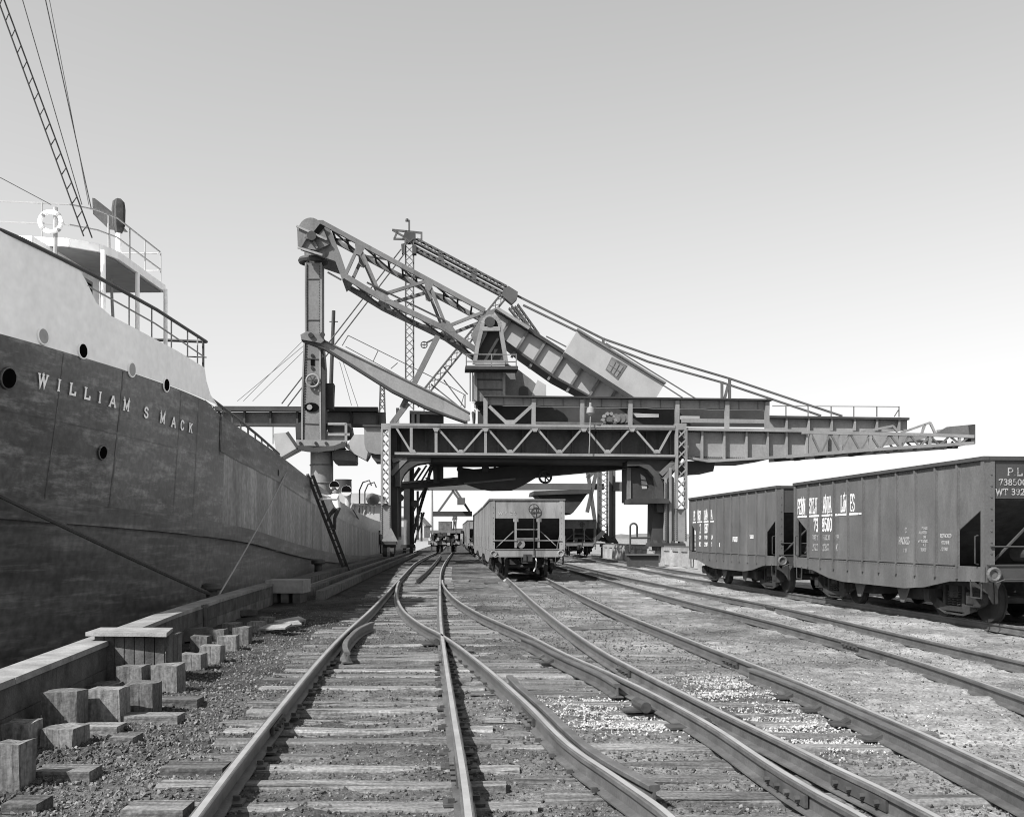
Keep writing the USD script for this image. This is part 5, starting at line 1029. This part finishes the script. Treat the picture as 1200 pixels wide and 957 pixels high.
bars('platform_rail', [((546.5, 415), (605, 415.5)), ((546.5, 423.5), (605, 424))], PD - 1.2, .06, 'crane_steel')
th = np.linspace(math.pi, 0, 9); plate('arched_door', [(608, 464)] + [(613.5 + 5.2 * math.cos(a), 456.5 - 4.5 * math.sin(a)) for a in th] + [(619, 464)], PD + .7, .08, 'crane_dark')
plate('tower_panel', [(630, 445), (640, 451), (640, 466), (622, 466)], PD + .5, .2, 'sheet_iron')
bars('tower_ladder', [((551, 433), (551, 470)), ((554, 433), (554, 470))], PD, .07, 'crane_dark')
# --- the walking beam: two trusses with a solid head
for bi, bk in ((0, 0.0), (1, 3.0)):
    d = 2.5
    m1 = 'crane_steel'
    up = lambda t: (379 + (568 - 379) * t, 262 + (364 - 262) * t); lowp = [(405, 324), (446, 349), (523, 386), (559, 411)]
    bars('beam_top_chord', [(up(0), up(1))], d, .29, m1, .26, back=bk)
    bars('beam_bottom_chord', list(zip(lowp[:-1], lowp[1:])), d, .34, m1, .26, back=bk)
    tn = [(420.5, 287.5), (501.5, 329), (566, 366)]
    ds = [((405, 322), tn[0]), (tn[0], (446, 346)), ((446, 346), tn[1]), (tn[1], (523, 383)), ((523, 383), tn[2])]
    bars('beam_diagonal', ds, d, .2, m1, .2, back=bk)
    for x, y in tn[:2]: plate('beam_gusset', [(x - 5, y - 4), (x + 7, y + 3), (x + 2, y + 12), (x - 3, y + 10)], d - .14, .06, m1, back=bk)
    for x, y in ((446, 346), (523, 383)): plate('beam_gusset', [(x - 9, y - 2), (x - 2, y - 9), (x + 4, y - 6), (x + 12, y + 6), (x + 4, y + 6)], d - .14, .06, m1, back=bk)
    plate('beam_head_arm', [(366, 258), (379, 258), (389, 273), (399, 298), (407, 322), (401, 328), (393, 306), (352, 292), (351, 278)], d - .1, .3, m1, back=bk)
for k in range(11):
    t = (k + .6) / 11.5; a, b = up(t), up(t); UN.add('beam_strut', MB().bar(C(*a, 2.6), (C(*b, 2.6) + VD * 3), .13, .11, ZD), 'crane_dark')
for (xa_, ya_), (xb_, yb_) in (((405, 324), (446, 349)), ((446, 349), (485, 368)), ((485, 368), (523, 386)), ((523, 386), (559, 411))):
    UN.add('lateral_bar', MB().bar(C(xa_, ya_, 2.6), (C(xb_, yb_, 2.6) + VD * 3), .09, .08, ZD), 'crane_dark'); UN.add('lateral_bar', MB().bar((C(xa_, ya_, 2.6) + VD * 3), C(xb_, yb_, 2.6), .14, .12, ZD), 'crane_dark')
for t0, t1 in ((.02, .2), (.22, .42), (.44, .64), (.66, .9)):
    UN.add('lateral_bar', MB().bar(C(*up(t0), 2.6), (C(*up(t1), 2.6) + VD * 3), .09, .08, ZD), 'crane_dark'); UN.add('lateral_bar', MB().bar((C(*up(t0), 2.6) + VD * 3), C(*up(t1), 2.6), .14, .12, ZD), 'crane_dark')
bars('small_rod', [((384, 319), (400, 328)), ((430, 331), (520, 375))], 2.3, .1, 'crane_dark')
plate('beam_tail_plate', [(552, 392), (568, 364), (580, 363), (570, 392), (560, 412)], 2.45, .3, 'crane_steel')
# head sheave housing
for bk in (0.0, 3.4):
    d = 2.2
    th = np.linspace(math.pi * 1.02, .28, 12); plate('sheave_cheek', [(349, 290), (348, 266)] + [(364 + 14.6 * math.cos(a), 270.5 - 15.5 * math.sin(a)) for a in th] + [(386, 286), (372, 293)], d, .3, 'crane_steel', back=bk)
UN.add('sheave', MB().cyl(C(364, 271, 2.7), C(364, 271, 2.7) + VD * 2.9, 11.5 / F * 66, 24), 'crane_dark', smooth=35); UN.add('sheave_pin', MB().cyl(C(365, 276, 1.8), C(365, 276, 1.8) + VD * 4.4, .3, 12), 'crane_dark')
bars('cheek_rib', [((347.5, 265), (383, 281)), ((349, 290), (378, 299))], 2.1, .13, 'crane_light'); plate('cheek_slot', [(375, 262), (381, 265), (372, 275), (367, 272)], 2.14, .07, 'black_void'); bars('cheek_stay', [((361, 274), (352, 290)), ((364, 276), (372, 291)), ((357, 279), (369, 279))], 2.08, .12, 'crane_steel')
# --- the bucket leg
th = np.linspace(0, 2 * np.pi, 21); cc = C(367, 306, 4.0); UN.add('leg_collar', MB().tube([cc + (UD * math.cos(a) + VD * math.sin(a)) * .78 for a in th], .2, 7), 'crane_dark'); UN.add('leg_neck', MB().cyl(C(366, 292, 4), C(366, 310, 4), .38, 12), 'crane_steel')
plate('bucket_leg', [(357.5, 308), (377, 308), (377, 390), (380.5, 430), (381, 522), (353.5, 522), (353, 470), (356, 420), (357.5, 390)], 3.2, 1.5, 'crane_steel')
bars('leg_edge_angle', [((358.3, 308), (358.3, 392)), ((376.3, 308), (376.3, 392)), ((357, 392), (354, 470)), ((354, 470), (354, 522)), ((375, 400), (375.5, 520))], 3.15, .1, 'crane_light')
plate('leg_side_channel', [(377, 395), (381, 430), (381.5, 516), (376.5, 516)], 3.0, .4, 'crane_dark')
bars('leg_seam', [((358, 327), (377, 327)), ((358, 375), (377, 375)), ((356, 420), (376, 421)), ((353.5, 496), (375, 497))], 3.18, .05, 'crane_dark')
wc = C(366.5, 446, 2.95); UN.add('guide_wheel', MB().tube([wc + (UD * math.cos(a) + ZD * math.sin(a)) * .40 for a in th], .075, 6), 'crane_light')
for k in range(3): UN.add('wheel_spoke', MB().bar(wc - (UD * math.cos(k * 1.05) + ZD * math.sin(k * 1.05)) * .4, wc + (UD * math.cos(k * 1.05) + ZD * math.sin(k * 1.05)) * .4, .07, .07, VD), 'crane_dark')
hc = C(365, 477, 3.12); UN.add('leg_hole', MB().prism([hc + UD * .47 * math.cos(a) + ZD * .3 * math.sin(a) for a in th[:-1]], VD * .06), 'black_void')
for x, y in ((366, 416.5), (366, 431)): UN.add('boss', MB().cyl(C(x, y, 3.1), C(x, y, 3.25), .11, 10), 'crane_dark')
plate('leg_slot', [(364, 420), (368.5, 420), (368.5, 428), (364, 428)], 3.16, .05, 'black_void')
UN.add('hole_pulley', MB().cyl(hc - UD * .12 - VD * .06, hc - UD * .12, .18, 12), 'crane_light')
plate('cable_box', [(381, 449), (391, 449), (390, 478.5), (381, 478)], 3.6, 1.0, 'crane_dark')
rv = MB()
for x0_, x1_ in ((359.6, 359.6), (374.8, 374.8)):
    for y_ in np.arange(312, 518, 3.1): rv.box(C(x0_ - max(0, (y_ - 390)) * .036 * (1 if x0_ < 365 else 0), y_, 3.17), (.07, .05, .07))
UN.add('rivet_line', rv, 'crane_dark', kind='stuff')
rv = MB()
for xa_ in np.arange(806, 920, 2.2): rv.box(C(xa_, 506 + (xa_ - 806) * .012, .46), (.06, .05, .06)); rv.box(C(xa_, 535 + (xa_ - 806) * .02, .46), (.06, .05, .06))
UN.add('rivet_line', rv, 'crane_dark', kind='stuff')
rv = MB()
for (x0_, x1_, y0_, y1_) in ((447.5, 457, 595, 632), (793, 803.5, 599, 633), (780, 790, 566, 634)):
    for y_ in np.arange(y0_, y1_, 2.4): rv.box(C(x0_, y_, -.14), (.06, .05, .06)); rv.box(C(x1_, y_, -.14), (.06, .05, .06))
UN.add('rivet_line', rv, 'crane_dark', kind='stuff')
# yoke, platform and the round lower leg
plate('yoke_beam', [(347, 515), (405, 516), (406, 523), (347, 522)], 2.6, .5, 'crane_light'); plate('yoke_beam', [(349, 523), (404, 524), (380, 529), (356, 527)], 2.7, 1.5, 'crane_dark')
for x in (352, 370, 382, 401): UN.add('yoke_bolt', MB().cyl(C(x, 519, 2.5), C(x, 519, 2.7), .1, 8), 'crane_dark')
plate('operator_pocket', [(382, 496), (411, 496), (414, 512), (404, 514), (386, 512)], 3.4, 1.4, 'crane_dark'); bars('pocket_frame', [((384, 496.5), (406, 496.5)), ((405.5, 496), (405.5, 522)), ((384, 509), (410, 509))], 3.2, .16, 'crane_light'); plate('pocket_gusset', [(381, 502), (390, 511), (404, 512), (404, 520), (381, 520)], 3.3, .1, 'crane_light')
plate('pocket_gusset', [(346, 497), (353, 494), (354, 513), (347, 516)], 3.3, .6, 'crane_dark')
UN.add('lower_leg', MB().tube([C(376.5, 525, 4), C(376.5, 600, 4)], [12.6 / F * 67] * 2, 24), 'crane_light', smooth=35)
for z in (545, 566): 
    cc = C(376.5, z, 4); UN.add('leg_band', MB().tube([cc + (UD * math.cos(a) + VD * math.sin(a)) * .72 for a in th], .05, 5), 'crane_steel')
plate('bucket_shell', [(320, 508), (336.5, 506.5), (349.5, 526), (330, 536.5), (325, 536)], 2.8, 1.6, 'sheet_iron'); bars('shell_rim', [((336.5, 506.5), (350, 526)), ((350, 526), (330, 537.5))], 2.7, .2, 'crane_dark')
plate('bucket_shell', [(405, 523.5), (415, 509), (427, 509), (431.5, 527), (429, 539), (416, 532)], 2.8, 1.6, 'sheet_iron'); plate('shell_rim', [(427, 509), (431.5, 527), (429, 539), (432.5, 533), (434, 524), (429, 508)], 2.75, 1.7, 'crane_dark')
bars('bucket_arm', [((350, 524), (368, 527)), ((368, 527), (392, 525)), ((392, 525), (405, 520))], 2.5, .3, 'crane_dark'); bars('bucket_arm', [((353, 527), (372, 529)), ((372, 529), (404, 523))], 2.45, .14, 'crane_light')
plate('bucket_tray', [(390, 524), (417, 529), (417, 540), (413, 542.5), (393, 542), (390, 539)], 3.2, 2.0, 'crane_steel'); plate('bucket_tray_lip', [(390, 538.5), (417, 540), (416, 543), (393, 543)], 3.1, 2.2, 'crane_dark')
# --- counterweight arm and machinery house
AE = (580, 363), (746, 467)
plate('counterweight_arm', [(573, 366), (582, 361), (746, 466.5), (697, 466.5), (652, 441), (612, 413), (590, 397), (585, 385)], PD + 2.0, .4, 'sheet_iron')
plate('arm_flange', [(578, 362), (583, 360), (749, 466.5), (744, 466.5)], PD + 1.6, 2.6, 'crane_dark')
plate('arm_flange', [(588, 396), (612, 413), (652, 441), (697, 466), (694, 466.5), (650, 443), (610, 415)], PD + 1.6, 2.4, 'crane_dark')
ex = np.array([165, 103]) / np.hypot(165, 103); pn = np.array([-ex[1], ex[0]])
for s in (22, 46, 70, 96, 122, 147, 170):
    p = np.array([580, 363]) + ex * s; w_ = min(37, (466 - p[1]) / pn[1] - 1)
    bars('arm_rib', [(tuple(p + pn * 1), tuple(p + pn * w_))], PD + 1.9, .16, 'crane_steel', .24)
bars('arm_cap', [((582, 361), (620, 385))], PD + 1.3, .2, 'crane_light', .3); bars('arm_handrail', [((560, 372), (582, 361))], PD + 1.2, .1)
mh = UN.add('machinery_house', MB().prism([C(x, y, PD + .4) for x, y in ((677, 386.5), (779, 449.5), (768.5, 467), (746, 467), (661.5, 412.5))], VD * 4.6), 'sheet_iron')
bars('house_roof_edge', [((676, 385.8), (780, 449.2))], PD + .3, .12, 'crane_steel', .3, mh)
plate('house_window', [(717, 418), (735, 428), (724, 445), (709.5, 433)], PD + .37, .05, 'crane_steel', mh); plate('house_pane', [(716.5, 421.5), (730.5, 429.5), (722.5, 441.5), (711.5, 432.5)], PD + .345, .03, 'crane_light', mh)
for t in (.33, .66): bars('window_bar', [((716.5 + 14 * t, 421.5 + 8 * t), (711.5 + 11 * t, 432.5 + 9 * t))], PD + .33, .04, 'crane_steel', None, mh)
bars('window_bar', [((714, 427), (726.5, 435.5))], PD + .33, .04, 'crane_steel', None, mh)
# --- lower parallel arm and the rods
plate('parallel_arm', [(363, 390.5), (520, 466.5), (550, 484), (551, 492), (545, 493), (500, 476), (460, 456), (380, 406), (353.5, 396), (356, 391)], 1.6, .45, 'crane_light')
plate('arm_flange', [(353.5, 396), (380, 406), (460, 456), (500, 476), (548, 494), (548, 496), (499, 478.5), (459, 459), (379, 408.5), (353, 398.5)], 1.45, .75, 'crane_dark'); plate('arm_flange', [(362, 389.5), (520, 465), (551, 483), (551, 484.5), (520, 467), (362, 391)], 1.5, .65, 'crane_steel')
plate('arm_bearing', [(352, 392), (360, 388), (376, 393), (381, 398), (376, 402), (353, 397.5)], 1.3, .9, 'crane_steel')
for x, y in ((364, 392.5), (378, 392)): UN.add('bearing_pin', MB().cyl(C(x, y, 1.1), C(x, y, 3.2), .16, 10), 'crane_dark')
bars('tilt_rod', [((513, 394), (471, 478)), ((478, 472), (459, 497))], 2.2, .34, 'crane_steel', .3); bars('rod_arm', [((514, 394.5), (499, 402))], 2.2, .1, 'crane_dark')
pc = C(497, 404, 2.1); UN.add('small_pulley', MB().tube([pc + (UD * math.cos(a) + ZD * math.sin(a)) * .2 for a in th], .035, 5).bar(pc - UD * .2, pc + UD * .2, .05, .05, VD).bar(pc - ZD * .2, pc + ZD * .2, .05, .05, VD), 'crane_dark')
bars('arm_walk_rail', [((401, 405), (408, 393)), ((408, 393), (505, 441)), ((437, 424), (443, 411)), ((458, 432), (466, 425)), ((405, 406), (540, 480)), ((505, 441), (544, 462)), ((540, 476), (544, 462))], 2.4, .045, 'crane_dark')
# --- larry (weighing car) boom and chute hung under the girder
plate('chute_boom', [(470, 565), (520, 562.5), (537, 559), (537, 550), (541, 547.5), (555, 549.5), (650, 542.5), (735, 541), (736, 548.5), (652, 556), (630, 558.5), (605, 560), (540, 567), (470, 572)], 4.4, 1.6, 'crane_dark')
plate('boom_pan', [(545, 565), (566, 572), (578, 573.5), (603, 573), (616, 567), (630, 558.5), (600, 560)], 4.3, 2.2, 'crane_dark')
bars('boom_edge', [((470, 565.5), (537, 560)), ((544, 566.5), (604, 561))], 4.3, .12, 'crane_steel', .2)
for x, y in ((539, 549.5), (650, 544)): UN.add('boom_pin', MB().cyl(C(x, y, 4.1), C(x, y, 6.2), .22, 10), 'crane_dark')
bw = C(639, 558.5, 4.1); UN.add('boom_wheel', MB().tube([bw + (UD * math.cos(a) + ZD * math.sin(a)) * .4 for a in th], .08, 6), 'crane_dark')
bars('wheel_spoke', [((632, 558.5), (646, 558.5)), ((639, 551.5), (639, 565.5)), ((634, 553.5), (644, 563.5))], 4.1, .08, 'crane_dark')
bars('boom_hanger', [((510.5, 536), (511.5, 566)), ((516, 536), (516, 564)), ((568.5, 538), (568.5, 553))], 3.8, .4, 'crane_dark')
bars('hanger_rod', [((566, 541), (576, 553)), ((575, 541), (581, 549)), ((498, 566), (512, 540)), ((490, 570), (508, 540))], 4, .12, 'crane_dark')
# --- operator's cabin under the right arch
cb = plate('cabin_wall', [(736, 548), (765, 548), (774, 560), (778, 588), (736, 588)], .9, 2.2, 'crane_dark'); plate('cabin_window', [(750.5, 555), (756, 559), (758.5, 567), (758, 572.5), (752.5, 572.5)], .86, .05, 'sheet_iron', cb)
bars('window_bar', [((751, 562), (758, 563)), ((751.5, 567.5), (758.5, 568))], .84, .06, 'crane_dark', None, cb); plate('cabin_door', [(735, 548), (739.5, 548), (739.5, 584), (735, 586)], .8, .2, 'crane_steel', cb)
bars('cabin_floor', [((735, 587.5), (779, 587.5))], .8, .3, 'crane_dark', 2.4, cb)
bars('cabin_ladder', [((759.5, 588), (759.5, 630)), ((761.5, 588), (761.5, 630))], 1.0, .05, 'crane_dark')
# --- trucks on the dock rails
def truck(x0, x1, yt, yb, d, n):
    plate('truck_frame', [(x0, yt), (x1, yt), (x1 + 1, yt + 4), (x0 - 1, yt + 4)], d, 1.3, 'crane_dark')
    for k in range(n):
        c = C(x0 + (x1 - x0) * (k + .5) / n, yb, d + .4); r = .34; UN.add('truck_wheel', MB().cyl(c + ZD * r - UD * .12, c + ZD * r + UD * .12, r, 14), 'crane_dark')
truck(447, 464, 634, 652, -.4, 2); truck(470, 486, 638, 648, RB, 2); truck(762, 803, 636, 645, -.3, 4)
UN.add('truck_skirt', MB().prism([C(x, y, -.2) for x, y in ((448, 637), (464, 637), (463, 650), (459, 650), (458, 641), (452, 641), (451, 650), (448, 650))], VD * .2), 'crane_dark')
# machinery and pipes round the left legs
for x_, y0_, y1_, w_ in ((468.5, 545, 632, .22), (489.5, 575, 632, .16), (494, 600, 634, .14)): bars('stand_pipe', [((x_, y0_), (x_, y1_))], 6.0, w_, 'crane_dark')
for x_, y_, r_ in ((468.5, 571, .35), (468.5, 583, .28), (486, 590, .25)): UN.add('valve_wheel', MB().cyl(C(x_, y_, 5.8), C(x_, y_, 6.3), r_, 10), 'crane_dark')
for a_, b_ in (((482, 572), (500, 545)), ((484, 600), (496, 575)), ((480, 545), (470, 560)), ((486, 636), (497, 600))): bars('leg_strut', [(a_, b_)], 9.6, .13, 'crane_dark')
for k_ in range(9): bars('ladder_rung', [((485.5 + k_ * 1.6, 620 - k_ * 7.5), (489 + k_ * 1.6, 620 - k_ * 7.5))], 9.8, .07, 'crane_dark')
# cables about the unloader
for a, b, d in (((470, 292), (330, 473), 12), ((474, 297), (337, 476), 12), ((356, 398), (285, 470), 8), ((357, 404), (278, 470), 8), ((357, 410), (296, 470), 8), ((398, 424), (412, 475), 8), ((402, 424), (420, 478), 8)):
    UN.add('cable', MB().cyl(C(*a, d), C(*b, d), .05 if d == 12 else .018, 4), 'wire_dark')

# ================================================================ second unloader behind: lattice mast, boom and stays
D2 = 26.0
q0 = C(478, 640, D2)
V2 = T('mast_crane', 'lattice mast and stayed boom of a second crane behind the unloader', 'crane', (q0[0], q0[1], .0))
def laced2(name, a, b, w, n, mat='far_steel', d=D2, t=.09, dep=.6):
    pa, pb_ = C(*a, d), C(*b, d); ax = (pb_ - pa) / np.linalg.norm(pb_ - pa); s = np.cross(ax, VD); s /= np.linalg.norm(s)
    p = V2.add(name, MB().bar(pa - s * w / 2, pb_ - s * w / 2, dep, t * 1.3, VD), mat); V2.add(name, MB().bar(pa + s * w / 2, pb_ + s * w / 2, dep, t * 1.3, VD), mat)
    V2.add('lacing', lattice(pa - VD * dep / 2, pb_ - VD * dep / 2, w, s, n, t * .7), mat, p, kind='stuff')
def bars2(name, segs, w, d=D2, mat='far_steel'):
    for a, b in segs: V2.add(name, MB().bar(C(*a, d), C(*b, d), w, w, VD), mat)
laced2('mast', (480, 480), (480, 280), .68, 22); laced2('boom_lattice', (488, 282.5), (593, 338), .34, 13); laced2('boom_lattice', (487, 292), (588, 345), .28, 14)
laced2('back_leg', (590, 347), (487, 474), .55, 16); laced2('fore_leg', (605, 358), (630, 393), .3, 4); laced2('fore_leg', (598, 360), (624, 393), .3, 4)
V2.add('boom_joint', MB().prism([C(x, y, D2 - .4) for x, y in ((590, 338), (596, 335), (607, 342), (606, 350), (600, 356), (588, 346))], VD * .8), 'far_steel')
bars2('boom_tie', [((517, 296), (517, 309)), ((555, 315), (555, 328))], .5)
bars2('mast_head', [((459.5, 269.5), (494, 273)), ((461, 280), (494, 281)), ((460, 269.5), (476, 279)), ((494, 272), (494, 282)), ((466, 270.5), (462, 280)), ((476, 271), (472, 281)), ((485, 272), (484, 282)), ((476, 270), (476, 276)), ((479.5, 273), (479.5, 258))], .16)
V2.add('head_block', MB().prism([C(x, y, D2 - .3) for x, y in ((474, 272), (487, 273), (487, 284), (474, 284))], VD * .7), 'crane_dark'); V2.add('head_box', MB().prism([C(x, y, D2 - .5) for x, y in ((483, 287), (488, 287), (488, 297), (483, 297))], VD * .7), 'crane_dark'); V2.add('head_box', MB().prism([C(x, y, D2 - .5) for x, y in ((470, 286), (474, 285), (474, 296), (471, 297))], VD * .7), 'crane_dark')
V2.add('mast_light', MB().tube([C(477, 256.5, D2), C(477, 259.5, D2)], [.12, .16], 8), 'crane_dark')
bars2('stay_bar', [((605, 346), (707, 397)), ((707, 397), (760, 415.5)), ((760, 415.5), (855, 443.5)), ((855, 443.5), (987, 487.5))], .17); bars2('stay_bar', [((613, 357.5), (705, 402)), ((705, 402), (760, 424)), ((760, 424), (846, 448)), ((846, 448), (962, 487))], .17)
bars2('stay_strut', [((707, 396), (707, 404)), ((855, 443), (855, 470)), ((846, 447), (846, 470)), ((853, 452), (849, 468))], .22); bars2('thin_stay', [((710, 402), (817, 468)), ((640, 394), (690, 420)), ((632, 392), (651, 409)), ((716, 412), (800, 466))], .10)
V2.add('portal_beam', MB().prism([C(x, y, D2) for x, y in ((466, 566), (708, 566.5), (708, 573.5), (466, 574))], VD * .8), 'far_steel')
for a, b in ((474, 480), (701, 712)): laced2('portal_leg', ((a + b) / 2, 634), ((a + b) / 2, 545), (b - a) / F * 88, 12, d=D2 - 1)
bars2('portal_post', [((703, 548), (703, 632)), ((716, 545), (716, 630)), ((719, 545), (719, 630)), ((688, 548), (700, 630)), ((700, 548), (688, 600)), ((688, 560), (705, 545))], .3); bars2('tie_beam', [((507, 602), (553, 602))], .45, D2 + 6, 'crane_dark'); bars2('tie_beam', [((718, 570), (736, 570))], .8)
bars2('inner_brace', [((512, 602), (532, 574)), ((534, 574), (552, 602)), ((530, 574), (540, 588))], .2, D2 + 6, 'far_steel')
V2.add('ore_chute', MB().prism([C(x, y, D2 - 6) for x, y in ((626, 577), (690, 577), (687, 580), (680, 590), (672, 600), (669, 602.5), (667, 601), (652, 599.5), (640, 599.5), (640, 588), (632, 583))], VD * 3.5), 'crane_dark'); V2.add('chute_rim', MB().prism([C(x, y, D2 - 6.4) for x, y in ((626, 575), (692, 573.5), (692, 578), (625, 580))], VD * 4.2), 'crane_dark')
V2.add('sign_box', MB().prism([C(x, y, D2 + 5) for x, y in ((536, 583), (545, 583), (545, 591), (536, 591))], VD * .8), 'far_steel')
for k, (x, y, w, h, a) in enumerate(((702, 628, 16, 2.4, -.75), (712, 630, 12, 2, .8), (706, 632, 9, 2, .2), (715, 634, 11, 2, -.3), (720, 633, 10, 1.6, 1.0))):
    dx, dy = math.cos(a) * w / 2, math.sin(a) * w / 2; bars2('bent_plate', [((x - dx, y - dy), (x + dx, y + dy))], .35, D2 - 2 + k * .3, 'sheet_iron' if k == 0 else 'crane_dark')
s0 = C(448, 480, 14)
LT = T('lattice_tower', 'small tapering lattice tower standing above the runway left of the unloader truss', 'tower', C(448, 498, 16))
for x0, x1 in ((444.3, 446), (451.6, 450)): LT.add('corner_bar', MB().bar(C(x0, 499, 16), C(x1, 446, 16), .2, .12, VD), 'far_steel')
LT.add('lacing', lattice(C(448, 480, 15.9), C(448, 446, 15.9), .34, UD, 5, .07), 'far_steel', kind='stuff')
bars2('far_frame', [((520, 430), (548, 462)), ((520, 445), (545, 478)), ((545, 478), (545, 462)), ((497, 470), (497, 497)), ((505, 450), (540, 478))], .1)
# ================================================================ walls under the crane rails, railings, background
wl = T('crane_rail_wall', 'low concrete wall with square pilasters carrying the crane rail behind the dark hopper cars', 'wall', G(760, 658))
wx = lambda Y: 10.3 - .078 * (Y - 57)
for k, y0 in enumerate(np.arange(44, 88, 2.2)):
    a, b = np.array([wx(y0), y0, .42]), np.array([wx(y0 + 2.2), y0 + 2.19, .42]); wl.add('wall_panel', MB().bar(a, b, .5, .86, UD), 'concrete')
    wl.add('pilaster', MB().bar(np.array([wx(y0) - .1, y0, .45]), np.array([wx(y0) - .1, y0 + .42, .45]), .62, 1.0, UD), 'concrete')
    wl.add('coping', MB().bar(np.array([wx(y0), y0 + .2, .98]), np.array([wx(y0 + 2.2), y0 + 2.39, .98]), .66, .22, UD), 'pale_plank')
for off in (-.12, .12): wl.add('crane_rail', MB().bar(np.array([wx(40) + off, 40, 1.14]), np.array([wx(130) + off, 130, 1.14]), .08, .1, UD), 'rail_steel')
lw = T('crane_rail_curb', 'double timber curb carrying the crane rail along the dock edge by the ship', 'curb', (-6, 30, 0))
cx_ = PchipInterpolator([22, 27.4, 62, 120], [-5.15, -5.5, -7.5, -10.6])
for y0 in np.arange(28, 100, 6.0):
    for off in (-.28, .28): lw.add('curb_timber', MB().bar([float(cx_(y0)) + off, y0, .12], [float(cx_(y0 + 6)) + off, y0 + 5.97, .12], .22, .26, UD), 'plank_wood'); 
    lw.add('crane_rail', MB().bar([float(cx_(y0)) - .28, y0, .29], [float(cx_(y0 + 6)) - .28, y0 + 6, .29], .07, .08, UD), 'rail_steel')
# loop railing beside the wall
r0 = C(742, 645, -4); th = np.linspace(math.pi, 0, 9)
lr = T('loop_railing', 'black pipe railing bent into a loop beside the right crane leg', 'railing', r0)
lr.add('loop', MB().tube([C(738.5, 646, -4)] + [C(742.5 + 4 * math.cos(a), 617 - 4 * math.sin(a), -4) for a in th] + [C(746.5, 630, -4)], .06, 6), 'crane_dark'); lr.add('cross_pipe', MB().cyl(C(738.5, 630, -4), C(762, 630, -4), .07, 6), 'crane_dark')
cr = C(748, 655, -6)
jb = T('iron_chest', 'low dark iron chest by the concrete wall under the loop railing', 'chest', (cr[0], cr[1], 0))
jb.add('chest', MB().bar(np.array([cr[0] - .6, cr[1], .35]), np.array([cr[0] + 1.1, cr[1] + .1, .35]), .8, .66, VD), 'crane_dark'); jb.add('lid', MB().bar(np.array([cr[0] - .68, cr[1], .71]), np.array([cr[0] + 1.18, cr[1] + .1, .71]), 1.15, .08, VD), 'far_steel')
# people small in the distance
standing('worker in dark clothes standing beside the left crane leg on the dock', P(444.5, 648.5, 78), (.3, -.95, 0), 1.72)
c = C(555, 498.5, 1.0); standing('worker in pale shirt standing on the unloader walkway left of the tower', c, (.95, -.3, 0), 1.05 / .66, arms=.6, shirt='shirt_white')
fcz = ZR + 2.25
standing('worker in dark clothes standing on the far flat car beside the crate', (fx + 1.05, fy + 1.0, fcz), (-.4, -.9, 0), 1.7, arms=.5)
# chimney, gabled shed, brush on the far shore
ch = T('chimney', 'slender pale chimney stack far down the tracks beyond the cranes', 'chimney', P(505.2, 628, 260))
ch.add('stack', MB().tube([P(505.2, 628, 260) - ZD * 2, P(505.2, 590, 260), P(505.2, 569, 260)], [.62, .52, .46], 12), 'far_building', smooth=40); ch.add('rim', MB().tube([P(505.2, 570, 260), P(505.2, 567, 260)], [.58, .58], 12), 'far_roof')
g0 = P(489, 628, 190)
gs = T('gabled_shed', 'pale gabled shed far behind the left crane legs', 'shed', g0)
gs.add('wall', MB().prism([P(x, y, 190) for x, y in ((468, 630), (497, 630), (497, 615), (489, 606), (468, 606))], (0, 14, 0)), 'far_building'); gs.add('roof', MB().prism([P(x, y, 189.6) for x, y in ((467, 604.5), (489, 604.5), (499, 615), (498, 617), (489, 606.5), (467, 606.5))], (0, 15, 0)), 'far_roof')
for x in (476, 483): gs.add('window', MB().prism([P(x, y, 189.9) for x, y in ((x, 613), (x + 3, 613), (x + 3, 619), (x, 619))], (0, .1, 0)), 'black_void')
fd = T('freight_shed', 'low dark shed at the end of the string of distant cars', 'shed', P(536, 630, 230))
fd.add('wall', MB().prism([P(x, y, 230) for x, y in ((529, 631), (543, 631), (543, 622), (529, 622))], (0, 20, 0)), 'far_roof'); fd.add('roof', MB().prism([P(x, y, 229.7) for x, y in ((528, 622), (544, 622), (542, 619), (530, 619))], (0, 21, 0)), 'far_steel')
# the far shore: a long low bank with scrub
v, n = [], 220; xs = np.linspace(-700, 1100, n)
hgt = 1.5 + 3.0 * meshkit.fbm(np.stack([xs * .03, xs * 0, xs * 0], 1), 4, 3) + 1.6 * meshkit.noise(np.stack([xs * .35, xs * 0, xs * 0], 1), 8)
v = np.vstack([np.stack([xs, np.full(n, 900.0), np.full(n, -1.0)], 1), np.stack([xs, np.full(n, 915.0), hgt], 1), np.stack([xs, np.full(n, 960.0), np.full(n, -1.0)], 1)]); i = np.arange(n - 1)
single('far_shore', MB().raw(v, np.vstack([np.stack([i, i + 1, i + 1 + n, i + n], 1), np.stack([i + n, i + 1 + n, i + 1 + 2 * n, i + 2 * n], 1)])), 'far_brush', 'low dark strip of far shore along the horizon', 'shore', kind='stuff')
# debris in front of the pale car and on the tracks
for k, (px, py, w, mat, lab) in enumerate(((540, 682, .7, 'plank_wood', 'broken board lying before the pale hopper car on the left'), (598, 681, .5, 'stone_white', 'pale slab lying in the dirt before the pale hopper car'), (640, 683, .6, 'plank_wood', 'split plank lying in the dirt right of the pale hopper car'), (575, 684, .5, 'plank_wood', 'dark board in the dirt before the pale hopper car'))):
    c = G(px, py); a = RNG.uniform(-.5, .5); d = np.array([math.cos(a), math.sin(a), .03]); single('debris_board', MB().bar(c - d * w / 2 + ZD * .05, c + d * w / 2 + ZD * .05, .22, .06, [0, 1, .1]), mat, lab, 'debris', loc=c)
